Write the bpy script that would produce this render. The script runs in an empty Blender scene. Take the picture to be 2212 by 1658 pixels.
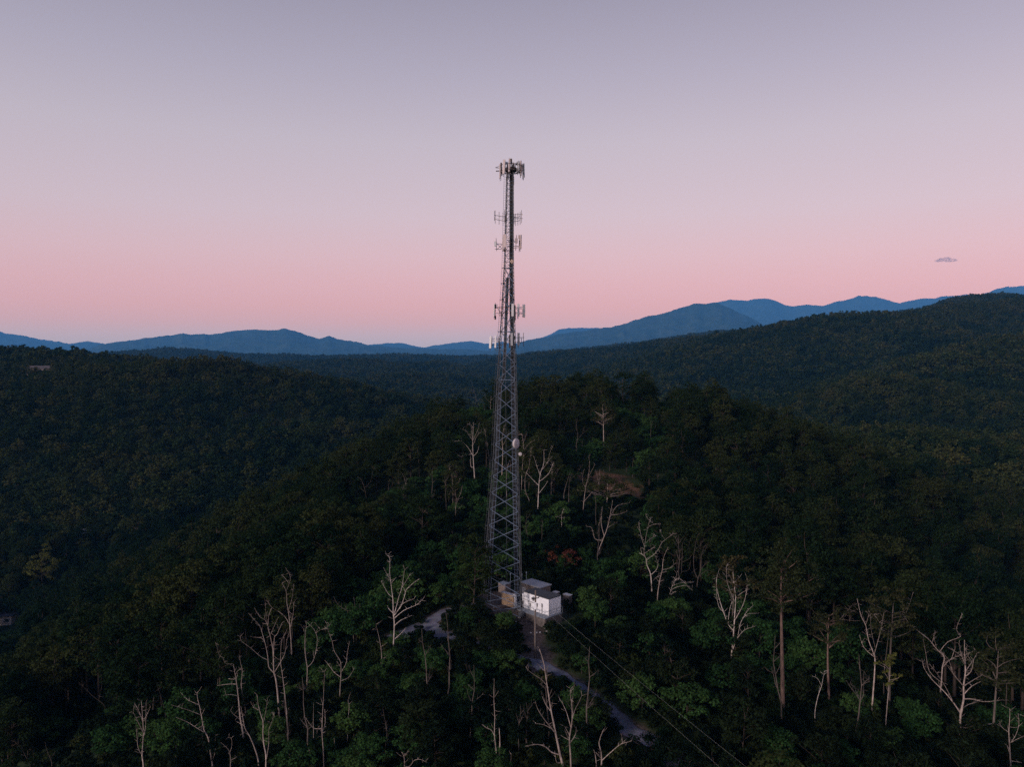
import bpy, math, random
import numpy as np
from mathutils import Vector, Matrix, Quaternion

rng = np.random.default_rng(7)
random.seed(7)
scene = bpy.context.scene
C = scene.collection
R = math.radians

# ------------------------------------------------------------------ camera
CAM = Vector((0.0, -136.0, 44.0))
PITCH = R(2.2)
F = 1671.0            # focal length in units of the 2212-wide picture grid
cam_d = bpy.data.cameras.new('camera')
cam_d.sensor_width = 36.0
cam_d.lens = 36.0 * F / 2212.0
cam_d.clip_start = 0.5
cam_d.clip_end = 120000.0
cam = bpy.data.objects.new('camera', cam_d)
cam.location = CAM
cam.rotation_euler = (R(90) - PITCH, 0, 0)
C.objects.link(cam)
scene.camera = cam

# ------------------------------------------------------------------ world, sun, exposure
SUN_AZ = R(222)       # where the after-glow is: behind and left of the camera
SUN_EL = R(19)
world = bpy.data.worlds.new('World')
scene.world = world
world.use_nodes = True
wn, wl = world.node_tree.nodes, world.node_tree.links
wn.clear()
w_out = wn.new('ShaderNodeOutputWorld')
w_bg = wn.new('ShaderNodeBackground')
w_tc = wn.new('ShaderNodeTexCoord')
w_sep = wn.new('ShaderNodeSeparateXYZ')
wl.new(w_tc.outputs['Generated'], w_sep.inputs[0])

def lin(c):
    return tuple(((v / 255.0) / 12.92 if v / 255.0 <= 0.04045 else ((v / 255.0 + 0.055) / 1.055) ** 2.4) for v in c)

def sky_ramp(stops):
    n = wn.new('ShaderNodeValToRGB')
    n.color_ramp.interpolation = 'EASE' if False else 'LINEAR'
    el = n.color_ramp.elements
    while len(el) > 1:
        el.remove(el[-1])
    for i, (deg, col, gain) in enumerate(stops):
        p = max(0.0, min(1.0, math.sin(R(deg)) * 0.5 + 0.5))
        e = el[0] if i == 0 else el.new(p)
        e.position = p
        c = col
        e.color = (c[0] * gain, c[1] * gain, c[2] * gain, 1)
    return n
w_map = wn.new('ShaderNodeMath'); w_map.operation = 'MULTIPLY_ADD'
w_map.inputs[1].default_value = 0.5; w_map.inputs[2].default_value = 0.5
wl.new(w_sep.outputs['Z'], w_map.inputs[0])
# the eastern twilight sky: grey-blue shadow of the earth, pink belt, lavender above
# colours as seen through the haze (degrees above the horizon, sRGB); the air's own light is taken off and its veil undone
HAZE_D, HAZE_TOP, HAZE_R = 4.0e-5, 2320.0, 29000.0
AIR = (0.065, 0.18, 0.40)
SEEN = [(-8, (116, 118, 138)), (-0.5, (166, 168, 188)), (0.6, (178, 175, 191)), (1.3, (190, 176, 190)), (2.3, (207, 173, 183)), (3.4, (217, 174, 181)),
        (5, (220, 179, 186)), (7, (218, 186, 194)), (10, (209, 191, 201)),
        (15, (195, 186, 198)), (19.5, (176, 171, 188)), (24.5, (155, 152, 171))]
def seen_at(d):
    return tuple(float(np.interp(d, [q[0] for q in SEEN], [q[1][k] for q in SEEN])) for k in range(3))
SKY_FRONT = [(d, lin(seen_at(d)), 1.0) for d in (-8, -0.5, 0.3, 0.8, 1.3, 1.8, 2.3, 2.8, 3.4, 4.2, 5, 6, 7, 8.5, 10, 12, 15, 19.5, 24.5)] + [(35, lin((112, 118, 152)), 1.0), (55, lin((82, 95, 138)), 1.0), (90, lin((68, 86, 136)), 1.0)]
SKY_BACK = [(-8, lin((120, 110, 110)), 1.0), (0, (1.7, 1.35, 1.2), 1.0), (6, (1.7, 1.35, 1.25), 1.0), (14, (1.1, 0.95, 1.0), 1.0), (24, lin((180, 178, 200)), 1.0),
            (40, lin((118, 126, 164)), 1.0), (60, lin((84, 98, 142)), 1.0), (90, lin((68, 86, 136)), 1.0)]
r_f, r_b = sky_ramp(SKY_FRONT), sky_ramp(SKY_BACK)
wl.new(w_map.outputs[0], r_f.inputs[0]); wl.new(w_map.outputs[0], r_b.inputs[0])
w_dot = wn.new('ShaderNodeVectorMath'); w_dot.operation = 'DOT_PRODUCT'
wl.new(w_tc.outputs['Generated'], w_dot.inputs[0])
w_dot.inputs[1].default_value = (math.sin(SUN_AZ), math.cos(SUN_AZ), 0.0)
w_mr = wn.new('ShaderNodeMapRange'); w_mr.interpolation_type = 'SMOOTHSTEP'
w_mr.inputs['From Min'].default_value = -0.1; w_mr.inputs['From Max'].default_value = 0.75
wl.new(w_dot.outputs['Value'], w_mr.inputs['Value'])
# pinker towards the right of the view, duller towards the left
w_az = wn.new('ShaderNodeMapRange')
w_az.inputs['From Min'].default_value = -0.6; w_az.inputs['From Max'].default_value = 0.6
wl.new(w_sep.outputs['X'], w_az.inputs['Value'])
w_tint = wn.new('ShaderNodeMix'); w_tint.data_type = 'RGBA'
w_tint.inputs[6].default_value = (0.91, 0.89, 0.90, 1); w_tint.inputs[7].default_value = (1.03, 0.97, 0.98, 1)
wl.new(w_az.outputs['Result'], w_tint.inputs[0])
w_mul = wn.new('ShaderNodeMix'); w_mul.data_type = 'RGBA'; w_mul.blend_type = 'MULTIPLY'; w_mul.inputs[0].default_value = 1.0
wl.new(r_f.outputs[0], w_mul.inputs[6]); wl.new(w_tint.outputs[2], w_mul.inputs[7])
# the sky behind the air: what is seen, less the light the air adds, over what the air lets through
def wmath(op, a=None, b=None):
    n = wn.new('ShaderNodeMath'); n.operation = op
    for i, v in enumerate((a, b)):
        if v is None: continue
        if isinstance(v, (int, float)): n.inputs[i].default_value = v
        else: wl.new(v, n.inputs[i])
    return n.outputs[0]
side = wmath('DIVIDE', HAZE_R, wmath('MAXIMUM', wmath('ABSOLUTE', w_sep.outputs['X']), wmath('ABSOLUTE', w_sep.outputs['Y'])))
topl = wmath('DIVIDE', HAZE_TOP - 44, wmath('MAXIMUM', w_sep.outputs['Z'], 1e-4))
Tr = wmath('MAXIMUM', wmath('POWER', math.e, wmath('MULTIPLY', wmath('MINIMUM', side, topl), -HAZE_D)), 0.245)
w_air = wn.new('ShaderNodeVectorMath'); w_air.operation = 'SCALE'; w_air.inputs[0].default_value = AIR
wl.new(wmath('SUBTRACT', 1.0, Tr), w_air.inputs['Scale'])
w_sub = wn.new('ShaderNodeVectorMath'); w_sub.operation = 'SUBTRACT'
wl.new(w_mul.outputs[2], w_sub.inputs[0]); wl.new(w_air.outputs[0], w_sub.inputs[1])
w_unv = wn.new('ShaderNodeVectorMath'); w_unv.operation = 'SCALE'
wl.new(w_sub.outputs[0], w_unv.inputs[0]); wl.new(wmath('DIVIDE', 1.0, Tr), w_unv.inputs['Scale'])
w_clip = wn.new('ShaderNodeVectorMath'); w_clip.operation = 'MAXIMUM'; w_clip.inputs[1].default_value = (0.02, 0.02, 0.02)
wl.new(w_unv.outputs[0], w_clip.inputs[0])
w_mix = wn.new('ShaderNodeMix'); w_mix.data_type = 'RGBA'
wl.new(w_mr.outputs['Result'], w_mix.inputs[0]); wl.new(w_clip.outputs[0], w_mix.inputs[6]); wl.new(r_b.outputs[0], w_mix.inputs[7])
# the physical sky, low sun behind the camera, adds its share
w_sky = wn.new('ShaderNodeTexSky'); w_sky.sky_type = 'NISHITA'; w_sky.sun_disc = False
w_sky.sun_elevation = R(0.5); w_sky.sun_rotation = SUN_AZ
w_add = wn.new('ShaderNodeMix'); w_add.data_type = 'RGBA'; w_add.blend_type = 'ADD'
w_add.inputs[0].default_value = 0.05
wl.new(w_mix.outputs[2], w_add.inputs[6]); wl.new(w_sky.outputs[0], w_add.inputs[7])
wl.new(w_add.outputs[2], w_bg.inputs['Color'])
w_bg.inputs['Strength'].default_value = 1.0
wl.new(w_bg.outputs[0], w_out.inputs[0])

sun_d = bpy.data.lights.new('sun', 'SUN')
sun_d.energy = 3.4
sun_d.angle = R(14)
sun_d.color = (1.0, 0.86, 0.80)
sun = bpy.data.objects.new('sun', sun_d)
sun_dir = Vector((math.sin(SUN_AZ) * math.cos(SUN_EL), math.cos(SUN_AZ) * math.cos(SUN_EL), math.sin(SUN_EL)))
sun.rotation_euler = sun_dir.to_track_quat('Z', 'Y').to_euler()
sun.location = (-60, -160, 120)
C.objects.link(sun)

scene.view_settings.view_transform = 'Standard'
scene.view_settings.look = 'None'
scene.view_settings.exposure = 0.0
scene.view_settings.gamma = 1.0
cy = scene.cycles
cy.max_bounces = 4; cy.diffuse_bounces = 2; cy.glossy_bounces = 2; cy.transmission_bounces = 2
cy.volume_bounces = 1; cy.transparent_max_bounces = 8
cy.use_denoising = False; cy.use_adaptive_sampling = False
cy.sample_clamp_indirect = 1.5; cy.caustics_reflective = False; cy.caustics_refractive = False

# ------------------------------------------------------------------ picture grid <-> world
SP, CP = math.sin(PITCH), math.cos(PITCH)
def at(px, py, D):
    """the world point seen at (px, py) of the 2212 x 1658 picture grid, D metres ahead of the camera"""
    a = (px - 1106.0) / F; b = (829.0 - py) / F
    fy = CP + b * SP; fz = -SP + b * CP
    t = D / fy
    return Vector((a * t, CAM.y + D, CAM.z + fz * t))
def proj(x, y, z):
    dx, dy, dz = x, y - CAM.y, z - CAM.z
    depth = dy * CP - dz * SP
    up = dy * SP + dz * CP
    depth = np.maximum(depth, 1e-3) if isinstance(depth, np.ndarray) else max(depth, 1e-3)
    return 1106.0 + F * dx / depth, 829.0 - F * up / depth

# ------------------------------------------------------------------ noise and height field
_lat = np.random.default_rng(11).random((256, 256)).astype(np.float64)
def vnoise(x, y):
    xi = np.floor(x).astype(np.int64); yi = np.floor(y).astype(np.int64)
    u = x - xi; v = y - yi
    u = u * u * u * (u * (u * 6 - 15) + 10); v = v * v * v * (v * (v * 6 - 15) + 10)
    a = _lat[xi & 255, yi & 255]; b = _lat[(xi + 1) & 255, yi & 255]
    c = _lat[xi & 255, (yi + 1) & 255]; d = _lat[(xi + 1) & 255, (yi + 1) & 255]
    return (a * (1 - u) + b * u) * (1 - v) + (c * (1 - u) + d * u) * v * 1.0
def fbm(x, y, o=4, g=0.5):
    s = 0; a = 1.0; t = 0
    for i in range(o):
        s = s + a * (vnoise(x + 17.3 * i, y - 9.1 * i) - 0.5); t += a
        a *= g; x = x * 2.03; y = y * 2.03
    return s / t * 2.0
def ridged(x, y, o=4):
    s = 0; a = 1.0; t = 0
    for i in range(o):
        s = s + a * (1 - np.abs(2 * vnoise(x + 31.7 * i, y + 5.9 * i) - 1)); t += a
        a *= 0.5; x = x * 2.07; y = y * 2.07
    return s / t

def poly_dist(x, y, P, soft=0.0):
    """distance to a polyline in plan and the height along it (blended over soft metres)"""
    ds, hs = [], []
    for (x0, y0, z0), (x1, y1, z1) in zip(P[:-1], P[1:]):
        dx, dy = x1 - x0, y1 - y0
        t = np.clip(((x - x0) * dx + (y - y0) * dy) / (dx * dx + dy * dy), 0, 1)
        ds.append(np.hypot(x - x0 - t * dx, y - y0 - t * dy)); hs.append(z0 + t * (z1 - z0))
    best = ds[0]; hz = hs[0]
    for d, h in zip(ds[1:], hs[1:]):
        m = d < best; best = np.where(m, d, best); hz = np.where(m, h, hz)
    if soft > 0:
        wsum = 0; hsum = 0
        for d, h in zip(ds, hs):
            w = np.exp(-(d - best) / soft); wsum = wsum + w; hsum = hsum + w * h
        hz = hsum / wsum
    return best, hz
def crest(pts, tree):
    """crest line from picture-grid silhouettes with their distances, less the trees on it"""
    out = []
    for px, py, D in pts:
        p = at(px, py, D); out.append((p.x, D, p.z - tree))
    return out
SPINE = [(30, 40, -15), (19, 80, -8), (10, 108, -4.6), (4.5, 124, -3.5), (2.2, 131, -2.4), (1, 137.5, -1.2), (-1, 150, -0.9), (-2, 175, -0.8), (-1, 210, 0.8), (3, 250, 6),
         (13, 295, 15), (22, 330, 21), (45, 400, 14), (70, 520, -20), (90, 700, -70)]
LEFT_HILL = crest([(-420, 735, 1150), (-200, 742, 1080), (0, 752, 1000), (100, 760, 950), (200, 772, 880), (267, 784, 840), (334, 781, 820), (401, 781, 800), (468, 776, 790),
                   (518, 786, 780), (552, 800, 760), (600, 822, 730), (660, 850, 700)], 12)
RIGHT_HILL = crest([(1130, 764, 3000), (1300, 750, 2700), (1474, 728, 2350), (1574, 716, 2150), (1648, 703, 2000), (1708, 692, 1900), (1775, 683, 1800), (1800, 671, 1750), (1862, 668, 1700),
                    (1909, 676, 1720), (1969, 664, 1760), (2022, 659, 1800), (2109, 647, 1850), (2212, 639, 1900), (2400, 620, 2000), (2700, 610, 2000)], 19)
SPUR_A = crest([(1690, 880, 720), (1800, 842, 780), (1900, 808, 860), (2000, 776, 930), (2076, 750, 1000), (2212, 720, 1080), (2400, 690, 1150), (2700, 690, 1150)], 14)
SPUR_C = crest([(1500, 905, 400), (1600, 912, 440), (1720, 918, 490), (1850, 922, 550), (2000, 926, 610), (2212, 918, 690), (2500, 900, 760)], 13)
SPUR_B = crest([(1480, 850, 900), (1600, 812, 1150), (1720, 775, 1350), (1850, 740, 1550)], 12)
BACK_RIGHT = crest([(1960, 690, 2900), (2009, 662, 2800), (2059, 640, 2750), (2109, 633, 2700), (2212, 635, 2700), (2500, 628, 2700)], 19)
MID_C = crest([(-300, 775, 4000), (100, 772, 4000), (230, 763, 4100), (300, 758, 4200), (372, 751, 4200), (440, 757, 4200), (520, 765, 4200), (700, 769, 4300), (850, 766, 4300), (950, 769, 4300), (1090, 771, 4200)], 20)
MID_D = crest([(1090, 768, 4600), (1220, 757, 4600), (1350, 743, 4600), (1500, 722, 4600), (1560, 715, 4600), (1640, 712, 4600)], 20)
MID_E = crest([(540, 790, 2660), (640, 780, 2660), (740, 776, 2590), (800, 773, 2520), (880, 782, 2520), (950, 776, 2590), (1060, 785, 2660), (1140, 776, 2800), (1260, 772, 2940), (1400, 760, 3220)], 17)
MID_F = crest([(720, 830, 1472), (800, 812, 1627), (900, 806, 1782), (1000, 810, 1937), (1120, 812, 1937), (1300, 806, 2015), (1450, 800, 2170)], 14)
RIDGES = [(LEFT_HILL, 60, 0.20), (RIGHT_HILL, 110, 0.26), (SPUR_A, 70, 0.30), (SPUR_B, 70, 0.28), (SPUR_C, 60, 0.24), (BACK_RIGHT, 150, 0.22), (MID_C, 200, 0.11),
          (MID_D, 200, 0.11), (MID_E, 120, 0.12), (MID_F, 80, 0.16)]
def height(x, y):
    x = np.asarray(x, float); Dv = np.asarray(y, float) - CAM.y
    far = np.clip((np.hypot(x, Dv) - 330) / 500.0, 0, 1)
    wx = x + far * 22 * fbm(x / 190 + 3, Dv / 190, 3); wy = Dv + far * 22 * fbm(x / 190 - 7, Dv / 190 + 5, 3)
    k = 7.0
    acc = np.exp((-92 + 10 * fbm(x / 260, Dv / 260, 3)) / k)
    d, h = poly_dist(x, Dv, SPINE, 10)
    lw = np.clip((np.interp(Dv, [p[1] for p in SPINE], [p[0] for p in SPINE]) - x) / 18.0, 0, 1)
    side = np.minimum(d, 105.0); lside = np.minimum(d, 68.0)
    g = (1 - lw) * (0.0020 * side * side + 0.42 * np.maximum(d - 105.0, 0)) + lw * (0.0036 * lside * lside + 0.49 * np.maximum(d - 68.0, 0))
    acc = acc + np.exp((h - g) / k)
    for P, rad, sl in RIDGES:
        d, h = poly_dist(wx, wy, P, rad * 0.7)
        g = sl * (np.sqrt(d * d + rad * rad) - rad)
        acc = acc + np.exp(np.clip((h - g) / k, -60, 60))
    z = k * np.log(acc)
    z = z + far * (7.0 * fbm(x / 120, Dv / 120, 4) + 16.0 * (ridged(x / 330 + 2, Dv / 330 + 1, 3) - 0.62))
    near = 1 - np.clip((np.hypot(x, Dv) - 250) / 200, 0, 1)
    z = z + near * 0.35 * fbm(x / 9, Dv / 9, 3)
    # the levelled pad the tower and the sheds stand on
    pd = np.hypot((x - 1.5) / 7.2, (Dv - 140.5) / 5.6)
    w = np.clip((1.45 - pd) / 0.5, 0, 1); w = w * w * (3 - 2 * w)
    z = z * (1 - w) + (-1.05) * w
    return z
def fit_crests(rounds=3):
    for _ in range(rounds):
        for P, rad, sl in RIDGES:
            for i, (x, Dd, z) in enumerate(P):
                f = np.linspace(0.90, 1.12, 45); z0 = WANT[id(P)][i]
                e = (height(x * f, CAM.y + Dd * f) - CAM.z) / (Dd * f)
                P[i] = (x, Dd, z + max(-12, min(12, ((z0 - CAM.z) / Dd - e.max()) * Dd)))
WANT = {id(P): [p[2] for p in P] for P, _, _ in RIDGES}
fit_crests()
def H1(x, y):
    return float(height(np.array([x]), np.array([y]))[0])
def hit(px, py, off=0.0, d0=70.0, d1=2500.0):
    """first distance at which the sight line through (px, py) comes within off of the ground"""
    Ds = np.concatenate([np.arange(d0, 420, 0.7), np.arange(420, d1, 4.0)])
    a = (px - 1106.0) / F; b = (829.0 - py) / F
    fy = CP + b * SP; fz = -SP + b * CP
    t = Ds / fy
    z = CAM.z + fz * t
    g = height(a * t, CAM.y + Ds) + off
    i = np.nonzero(z <= g)[0]
    return float(Ds[i[0]]) if len(i) else d1
# ------------------------------------------------------------------ mesh helpers
def mesh_from(name, V, Q, mat=None, smooth=False, tris=None):
    """fast mesh from numpy vertices and quads (and triangles)"""
    me = bpy.data.meshes.new(name)
    V = np.asarray(V, np.float32).reshape(-1, 3)
    me.vertices.add(len(V)); me.vertices.foreach_set('co', V.ravel())
    loops = []; starts = []; totals = []
    n = 0
    if Q is not None and len(Q):
        Q = np.asarray(Q, np.int32); loops.append(Q.ravel())
        starts.append(np.arange(len(Q)) * 4); totals.append(np.full(len(Q), 4)); n = len(Q) * 4
    if tris is not None and len(tris):
        T = np.asarray(tris, np.int32); loops.append(T.ravel())
        starts.append(n + np.arange(len(T)) * 3); totals.append(np.full(len(T), 3))
    if loops:
        L = np.concatenate(loops).astype(np.int32)
        me.loops.add(len(L)); me.loops.foreach_set('vertex_index', L)
        st = np.concatenate(starts).astype(np.int32)
        me.polygons.add(len(st)); me.polygons.foreach_set('loop_start', st)
        me.polygons.foreach_set('loop_total', np.concatenate(totals).astype(np.int32))
        me.polygons.foreach_set('use_smooth', np.full(len(st), smooth, dtype=bool))
    me.update(calc_edges=True)
    if mat: me.materials.append(mat)
    return me

class MB:
    """collects boxes, bars, tubes and lathes into one mesh"""
    def __init__(self): self.v = []; self.f = []
    def add(self, vs, fs):
        n = len(self.v); self.v += [tuple(p) for p in vs]; self.f += [tuple(i + n for i in f) for f in fs]
    def box(self, c, s, M=None):
        hx, hy, hz = s[0] / 2, s[1] / 2, s[2] / 2
        vs = [Vector((sx * hx, sy * hy, sz * hz)) for sx in (-1, 1) for sy in (-1, 1) for sz in (-1, 1)]
        if M is not None: vs = [M @ p for p in vs]
        c = Vector(c)
        self.add([p + c for p in vs], [(0, 1, 3, 2), (4, 6, 7, 5), (0, 4, 5, 1), (2, 3, 7, 6), (0, 2, 6, 4), (1, 5, 7, 3)])
        return self
    def bbox(self, c, s, b, M=None):
        """box with bevelled upright edges"""
        hx, hy, hz = s[0] / 2, s[1] / 2, s[2] / 2
        ring = [(hx - b, -hy), (hx, -hy + b), (hx, hy - b), (hx - b, hy), (-hx + b, hy), (-hx, hy - b), (-hx, -hy + b), (-hx + b, -hy)]
        vs = []
        for z, k in ((-hz, 0.0), (-hz + b, 1), (hz - b, 1), (hz, 0.0)):
            for (x, y) in ring:
                q = 1.0 if k else 0.0
                vs.append(Vector((x - (0 if q else math.copysign(b * 0.6, x)), y - (0 if q else math.copysign(b * 0.6, y)), z)))
        if M is not None: vs = [M @ p for p in vs]
        c = Vector(c); fs = [tuple(range(7, -1, -1)), tuple(range(24, 32))]
        for k in range(3):
            for i in range(8):
                j = (i + 1) % 8; fs.append((k * 8 + i, k * 8 + j, k * 8 + 8 + j, k * 8 + 8 + i))
        self.add([p + c for p in vs], fs); return self
    def tube(self, pts, rad, n=6, cap=True):
        pts = [Vector(p) for p in pts]
        if not hasattr(rad, '__len__'): rad = [rad] * len(pts)
        base = len(self.v); prev = None; vs = []
        for i, p in enumerate(pts):
            t = (pts[min(i + 1, len(pts) - 1)] - pts[max(i - 1, 0)])
            if t.length < 1e-9: t = Vector((0, 0, 1))
            t.normalize()
            if prev is None:
                a = Vector((0, 0, 1)) if abs(t.z) < 0.9 else Vector((1, 0, 0))
                u = t.cross(a).normalized()
            else:
                u = prev - t * prev.dot(t)
                u = u.normalized() if u.length > 1e-6 else t.orthogonal().normalized()
            prev = u; w = t.cross(u)
            for k in range(n):
                an = 2 * math.pi * k / n
                vs.append(p + (u * math.cos(an) + w * math.sin(an)) * rad[i])
        fs = []
        for i in range(len(pts) - 1):
            for k in range(n):
                j = (k + 1) % n
                fs.append((i * n + k, i * n + j, (i + 1) * n + j, (i + 1) * n + k))
        if cap:
            fs.append(tuple(range(n - 1, -1, -1))); fs.append(tuple((len(pts) - 1) * n + k for k in range(n)))
        self.add(vs, fs); return self
    def bar(self, a, b, w, n=4): return self.tube([a, b], w / 2 * (1.25 if n == 4 else 1), n)
    def lathe(self, c, axis, prof, n=24):
        """profile of (distance along axis, radius) turned about an axis"""
        axis = Vector(axis).normalized(); u = axis.orthogonal().normalized(); w = axis.cross(u); c = Vector(c)
        vs = []; fs = []
        for (h, r) in prof:
            for k in range(n):
                an = 2 * math.pi * k / n
                vs.append(c + axis * h + (u * math.cos(an) + w * math.sin(an)) * r)
        for i in range(len(prof) - 1):
            for k in range(n):
                j = (k + 1) % n; fs.append((i * n + k, i * n + j, (i + 1) * n + j, (i + 1) * n + k))
        fs.append(tuple(range(n - 1, -1, -1))); fs.append(tuple((len(prof) - 1) * n + k for k in range(n)))
        self.add(vs, fs); return self
    def prism(self, poly, z0, z1):
        n = len(poly)
        self.add([(x, y, z0) for x, y in poly] + [(x, y, z1) for x, y in poly],
                 [tuple(range(n - 1, -1, -1)), tuple(range(n, 2 * n))] + [(i, (i + 1) % n, n + (i + 1) % n, n + i) for i in range(n)])
        return self
    def build(self, name, mat, parent=None, smooth=False, loc=None):
        me = bpy.data.meshes.new(name); me.from_pydata(self.v, [], self.f)
        me.materials.append(mat)
        if smooth: me.polygons.foreach_set('use_smooth', np.full(len(me.polygons), True))
        me.update()
        o = bpy.data.objects.new(name, me); C.objects.link(o)
        if parent is not None:
            o.parent = parent
            o.matrix_parent_inverse = Matrix.Translation(parent.location).inverted() if parent.type == 'EMPTY' and parent.parent is None else Matrix.Identity(4)
        if loc is not None: o.location = loc
        return o
def empty(name, loc=(0, 0, 0), label=None, cat=None, group=None):
    o = bpy.data.objects.new(name, None); o.location = loc; o.empty_display_size = 0.5
    C.objects.link(o); tag(o, label, cat, group); return o
def tag(o, label=None, cat=None, group=None, kind=None):
    if label: o['label'] = label
    if cat: o['category'] = cat
    if group: o['group'] = group
    if kind: o['kind'] = kind
    return o
def rotz(a): return Matrix.Rotation(a, 3, 'Z')

# ------------------------------------------------------------------ materials
def nodes_of(m):
    m.use_nodes = True; return m.node_tree.nodes, m.node_tree.links
def mat_plain(name, col, rough=0.6, metal=0.0, var=0.15, scale=3.0, spec=0.5, bump=0.0):
    """principled surface with a mottled base colour"""
    m = bpy.data.materials.new(name); n, l = nodes_of(m); b = n['Principled BSDF']
    tc = n.new('ShaderNodeTexCoord'); no = n.new('ShaderNodeTexNoise')
    no.inputs['Scale'].default_value = scale; no.inputs['Detail'].default_value = 5
    l.new(tc.outputs['Object'], no.inputs['Vector'])
    rp = n.new('ShaderNodeValToRGB')
    rp.color_ramp.elements[0].position = 0.3; rp.color_ramp.elements[1].position = 0.7
    rp.color_ramp.elements[0].color = tuple(c * (1 - var) for c in col) + (1,)
    rp.color_ramp.elements[1].color = tuple(min(1, c * (1 + var)) for c in col) + (1,)
    l.new(no.outputs['Fac'], rp.inputs[0]); l.new(rp.outputs[0], b.inputs['Base Color'])
    b.inputs['Roughness'].default_value = rough; b.inputs['Metallic'].default_value = metal
    b.inputs['Specular IOR Level'].default_value = spec
    if bump:
        bp = n.new('ShaderNodeBump'); bp.inputs['Strength'].default_value = bump; bp.inputs['Distance'].default_value = 0.05
        l.new(no.outputs['Fac'], bp.inputs['Height']); l.new(bp.outputs[0], b.inputs['Normal'])
    return m
def mat_leaf(name, c0, c1, c2, tr=0.25):
    """leaf colour varies from tree to tree and from leaf to leaf"""
    m = bpy.data.materials.new(name); n, l = nodes_of(m); n.clear()
    out = n.new('ShaderNodeOutputMaterial'); oi = n.new('ShaderNodeObjectInfo'); ge = n.new('ShaderNodeNewGeometry')
    rp = n.new('ShaderNodeValToRGB'); e = rp.color_ramp.elements
    e[0].color = c0 + (1,); e[1].color = c2 + (1,); k = e.new(0.5); k.color = c1 + (1,)
    l.new(oi.outputs['Random'], rp.inputs[0])
    hv = n.new('ShaderNodeHueSaturation')
    mr = n.new('ShaderNodeMapRange'); mr.inputs['To Min'].default_value = 0.45; mr.inputs['To Max'].default_value = 1.6
    l.new(ge.outputs['Random Per Island'], mr.inputs['Value']); l.new(mr.outputs[0], hv.inputs['Value'])
    mh = n.new('ShaderNodeMapRange'); mh.inputs['To Min'].default_value = 0.475; mh.inputs['To Max'].default_value = 0.515
    l.new(ge.outputs['Random Per Island'], mh.inputs['Value']); l.new(mh.outputs[0], hv.inputs['Hue'])
    l.new(rp.outputs[0], hv.inputs['Color'])
    d = n.new('ShaderNodeBsdfDiffuse'); t = n.new('ShaderNodeBsdfTranslucent'); mx = n.new('ShaderNodeMixShader')
    mx.inputs[0].default_value = tr
    l.new(hv.outputs[0], d.inputs[0]); l.new(hv.outputs[0], t.inputs[0])
    l.new(d.outputs[0], mx.inputs[1]); l.new(t.outputs[0], mx.inputs[2]); l.new(mx.outputs[0], out.inputs[0])
    return m
def mat_bark(name, c0, c1, scale=6):
    m = bpy.data.materials.new(name); n, l = nodes_of(m); b = n['Principled BSDF']
    tc = n.new('ShaderNodeTexCoord'); mp = n.new('ShaderNodeMapping'); mp.inputs['Scale'].default_value = (1, 1, 0.22)
    no = n.new('ShaderNodeTexNoise'); no.inputs['Scale'].default_value = scale; no.inputs['Detail'].default_value = 6; no.inputs['Roughness'].default_value = 0.7
    l.new(tc.outputs['Object'], mp.inputs[0]); l.new(mp.outputs[0], no.inputs['Vector'])
    rp = n.new('ShaderNodeValToRGB'); rp.color_ramp.elements[0].position = 0.32; rp.color_ramp.elements[1].position = 0.66
    rp.color_ramp.elements[0].color = c0 + (1,); rp.color_ramp.elements[1].color = c1 + (1,)
    l.new(no.outputs['Fac'], rp.inputs[0])
    oi = n.new('ShaderNodeObjectInfo'); mr = n.new('ShaderNodeMapRange'); mr.inputs['To Min'].default_value = 0.7; mr.inputs['To Max'].default_value = 1.15
    l.new(oi.outputs['Random'], mr.inputs['Value'])
    hv = n.new('ShaderNodeHueSaturation'); l.new(rp.outputs[0], hv.inputs['Color']); l.new(mr.outputs[0], hv.inputs['Value'])
    l.new(hv.outputs[0], b.inputs['Base Color']); b.inputs['Roughness'].default_value = 0.85; b.inputs['Specular IOR Level'].default_value = 0.2
    bp = n.new('ShaderNodeBump'); bp.inputs['Strength'].default_value = 0.6; bp.inputs['Distance'].default_value = 0.03
    l.new(no.outputs['Fac'], bp.inputs['Height']); l.new(bp.outputs[0], b.inputs['Normal'])
    return m
M_LEAF = mat_leaf('broad_leaves', (0.006, 0.015, 0.007), (0.014, 0.025, 0.009), (0.033, 0.039, 0.013))
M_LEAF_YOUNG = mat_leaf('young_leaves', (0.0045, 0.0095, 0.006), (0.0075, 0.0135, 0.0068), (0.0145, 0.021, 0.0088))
M_LEAF_SHADED = mat_leaf('shaded_hollow_leaves', (0.005, 0.013, 0.008), (0.008, 0.018, 0.009), (0.013, 0.024, 0.010))  # shade of the hollows put into the leaf colour
M_LEAF_OLIVE_LIT = mat_leaf('olive_lit_ridge_leaves', (0.011, 0.021, 0.008), (0.019, 0.029, 0.010), (0.033, 0.038, 0.013))  # olive leaves, with the light on the crests put into their colour
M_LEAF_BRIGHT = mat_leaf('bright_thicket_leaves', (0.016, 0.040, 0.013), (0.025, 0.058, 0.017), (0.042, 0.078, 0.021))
M_FAR = [mat_leaf('valley_wood_shaded', (0.008, 0.018, 0.010), (0.012, 0.024, 0.011), (0.019, 0.032, 0.013)), mat_leaf('valley_wood', (0.011, 0.024, 0.010), (0.022, 0.036, 0.012), (0.048, 0.054, 0.017)), mat_leaf('valley_wood_olive_lit', (0.020, 0.032, 0.011), (0.033, 0.044, 0.014), (0.060, 0.060, 0.020))]  # far leaves: slope shade and light put into the first and last colours
M_PINE_BARK = mat_bark('reddish_pine_bark', (0.06, 0.036, 0.028), (0.20, 0.125, 0.10), 8)
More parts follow.
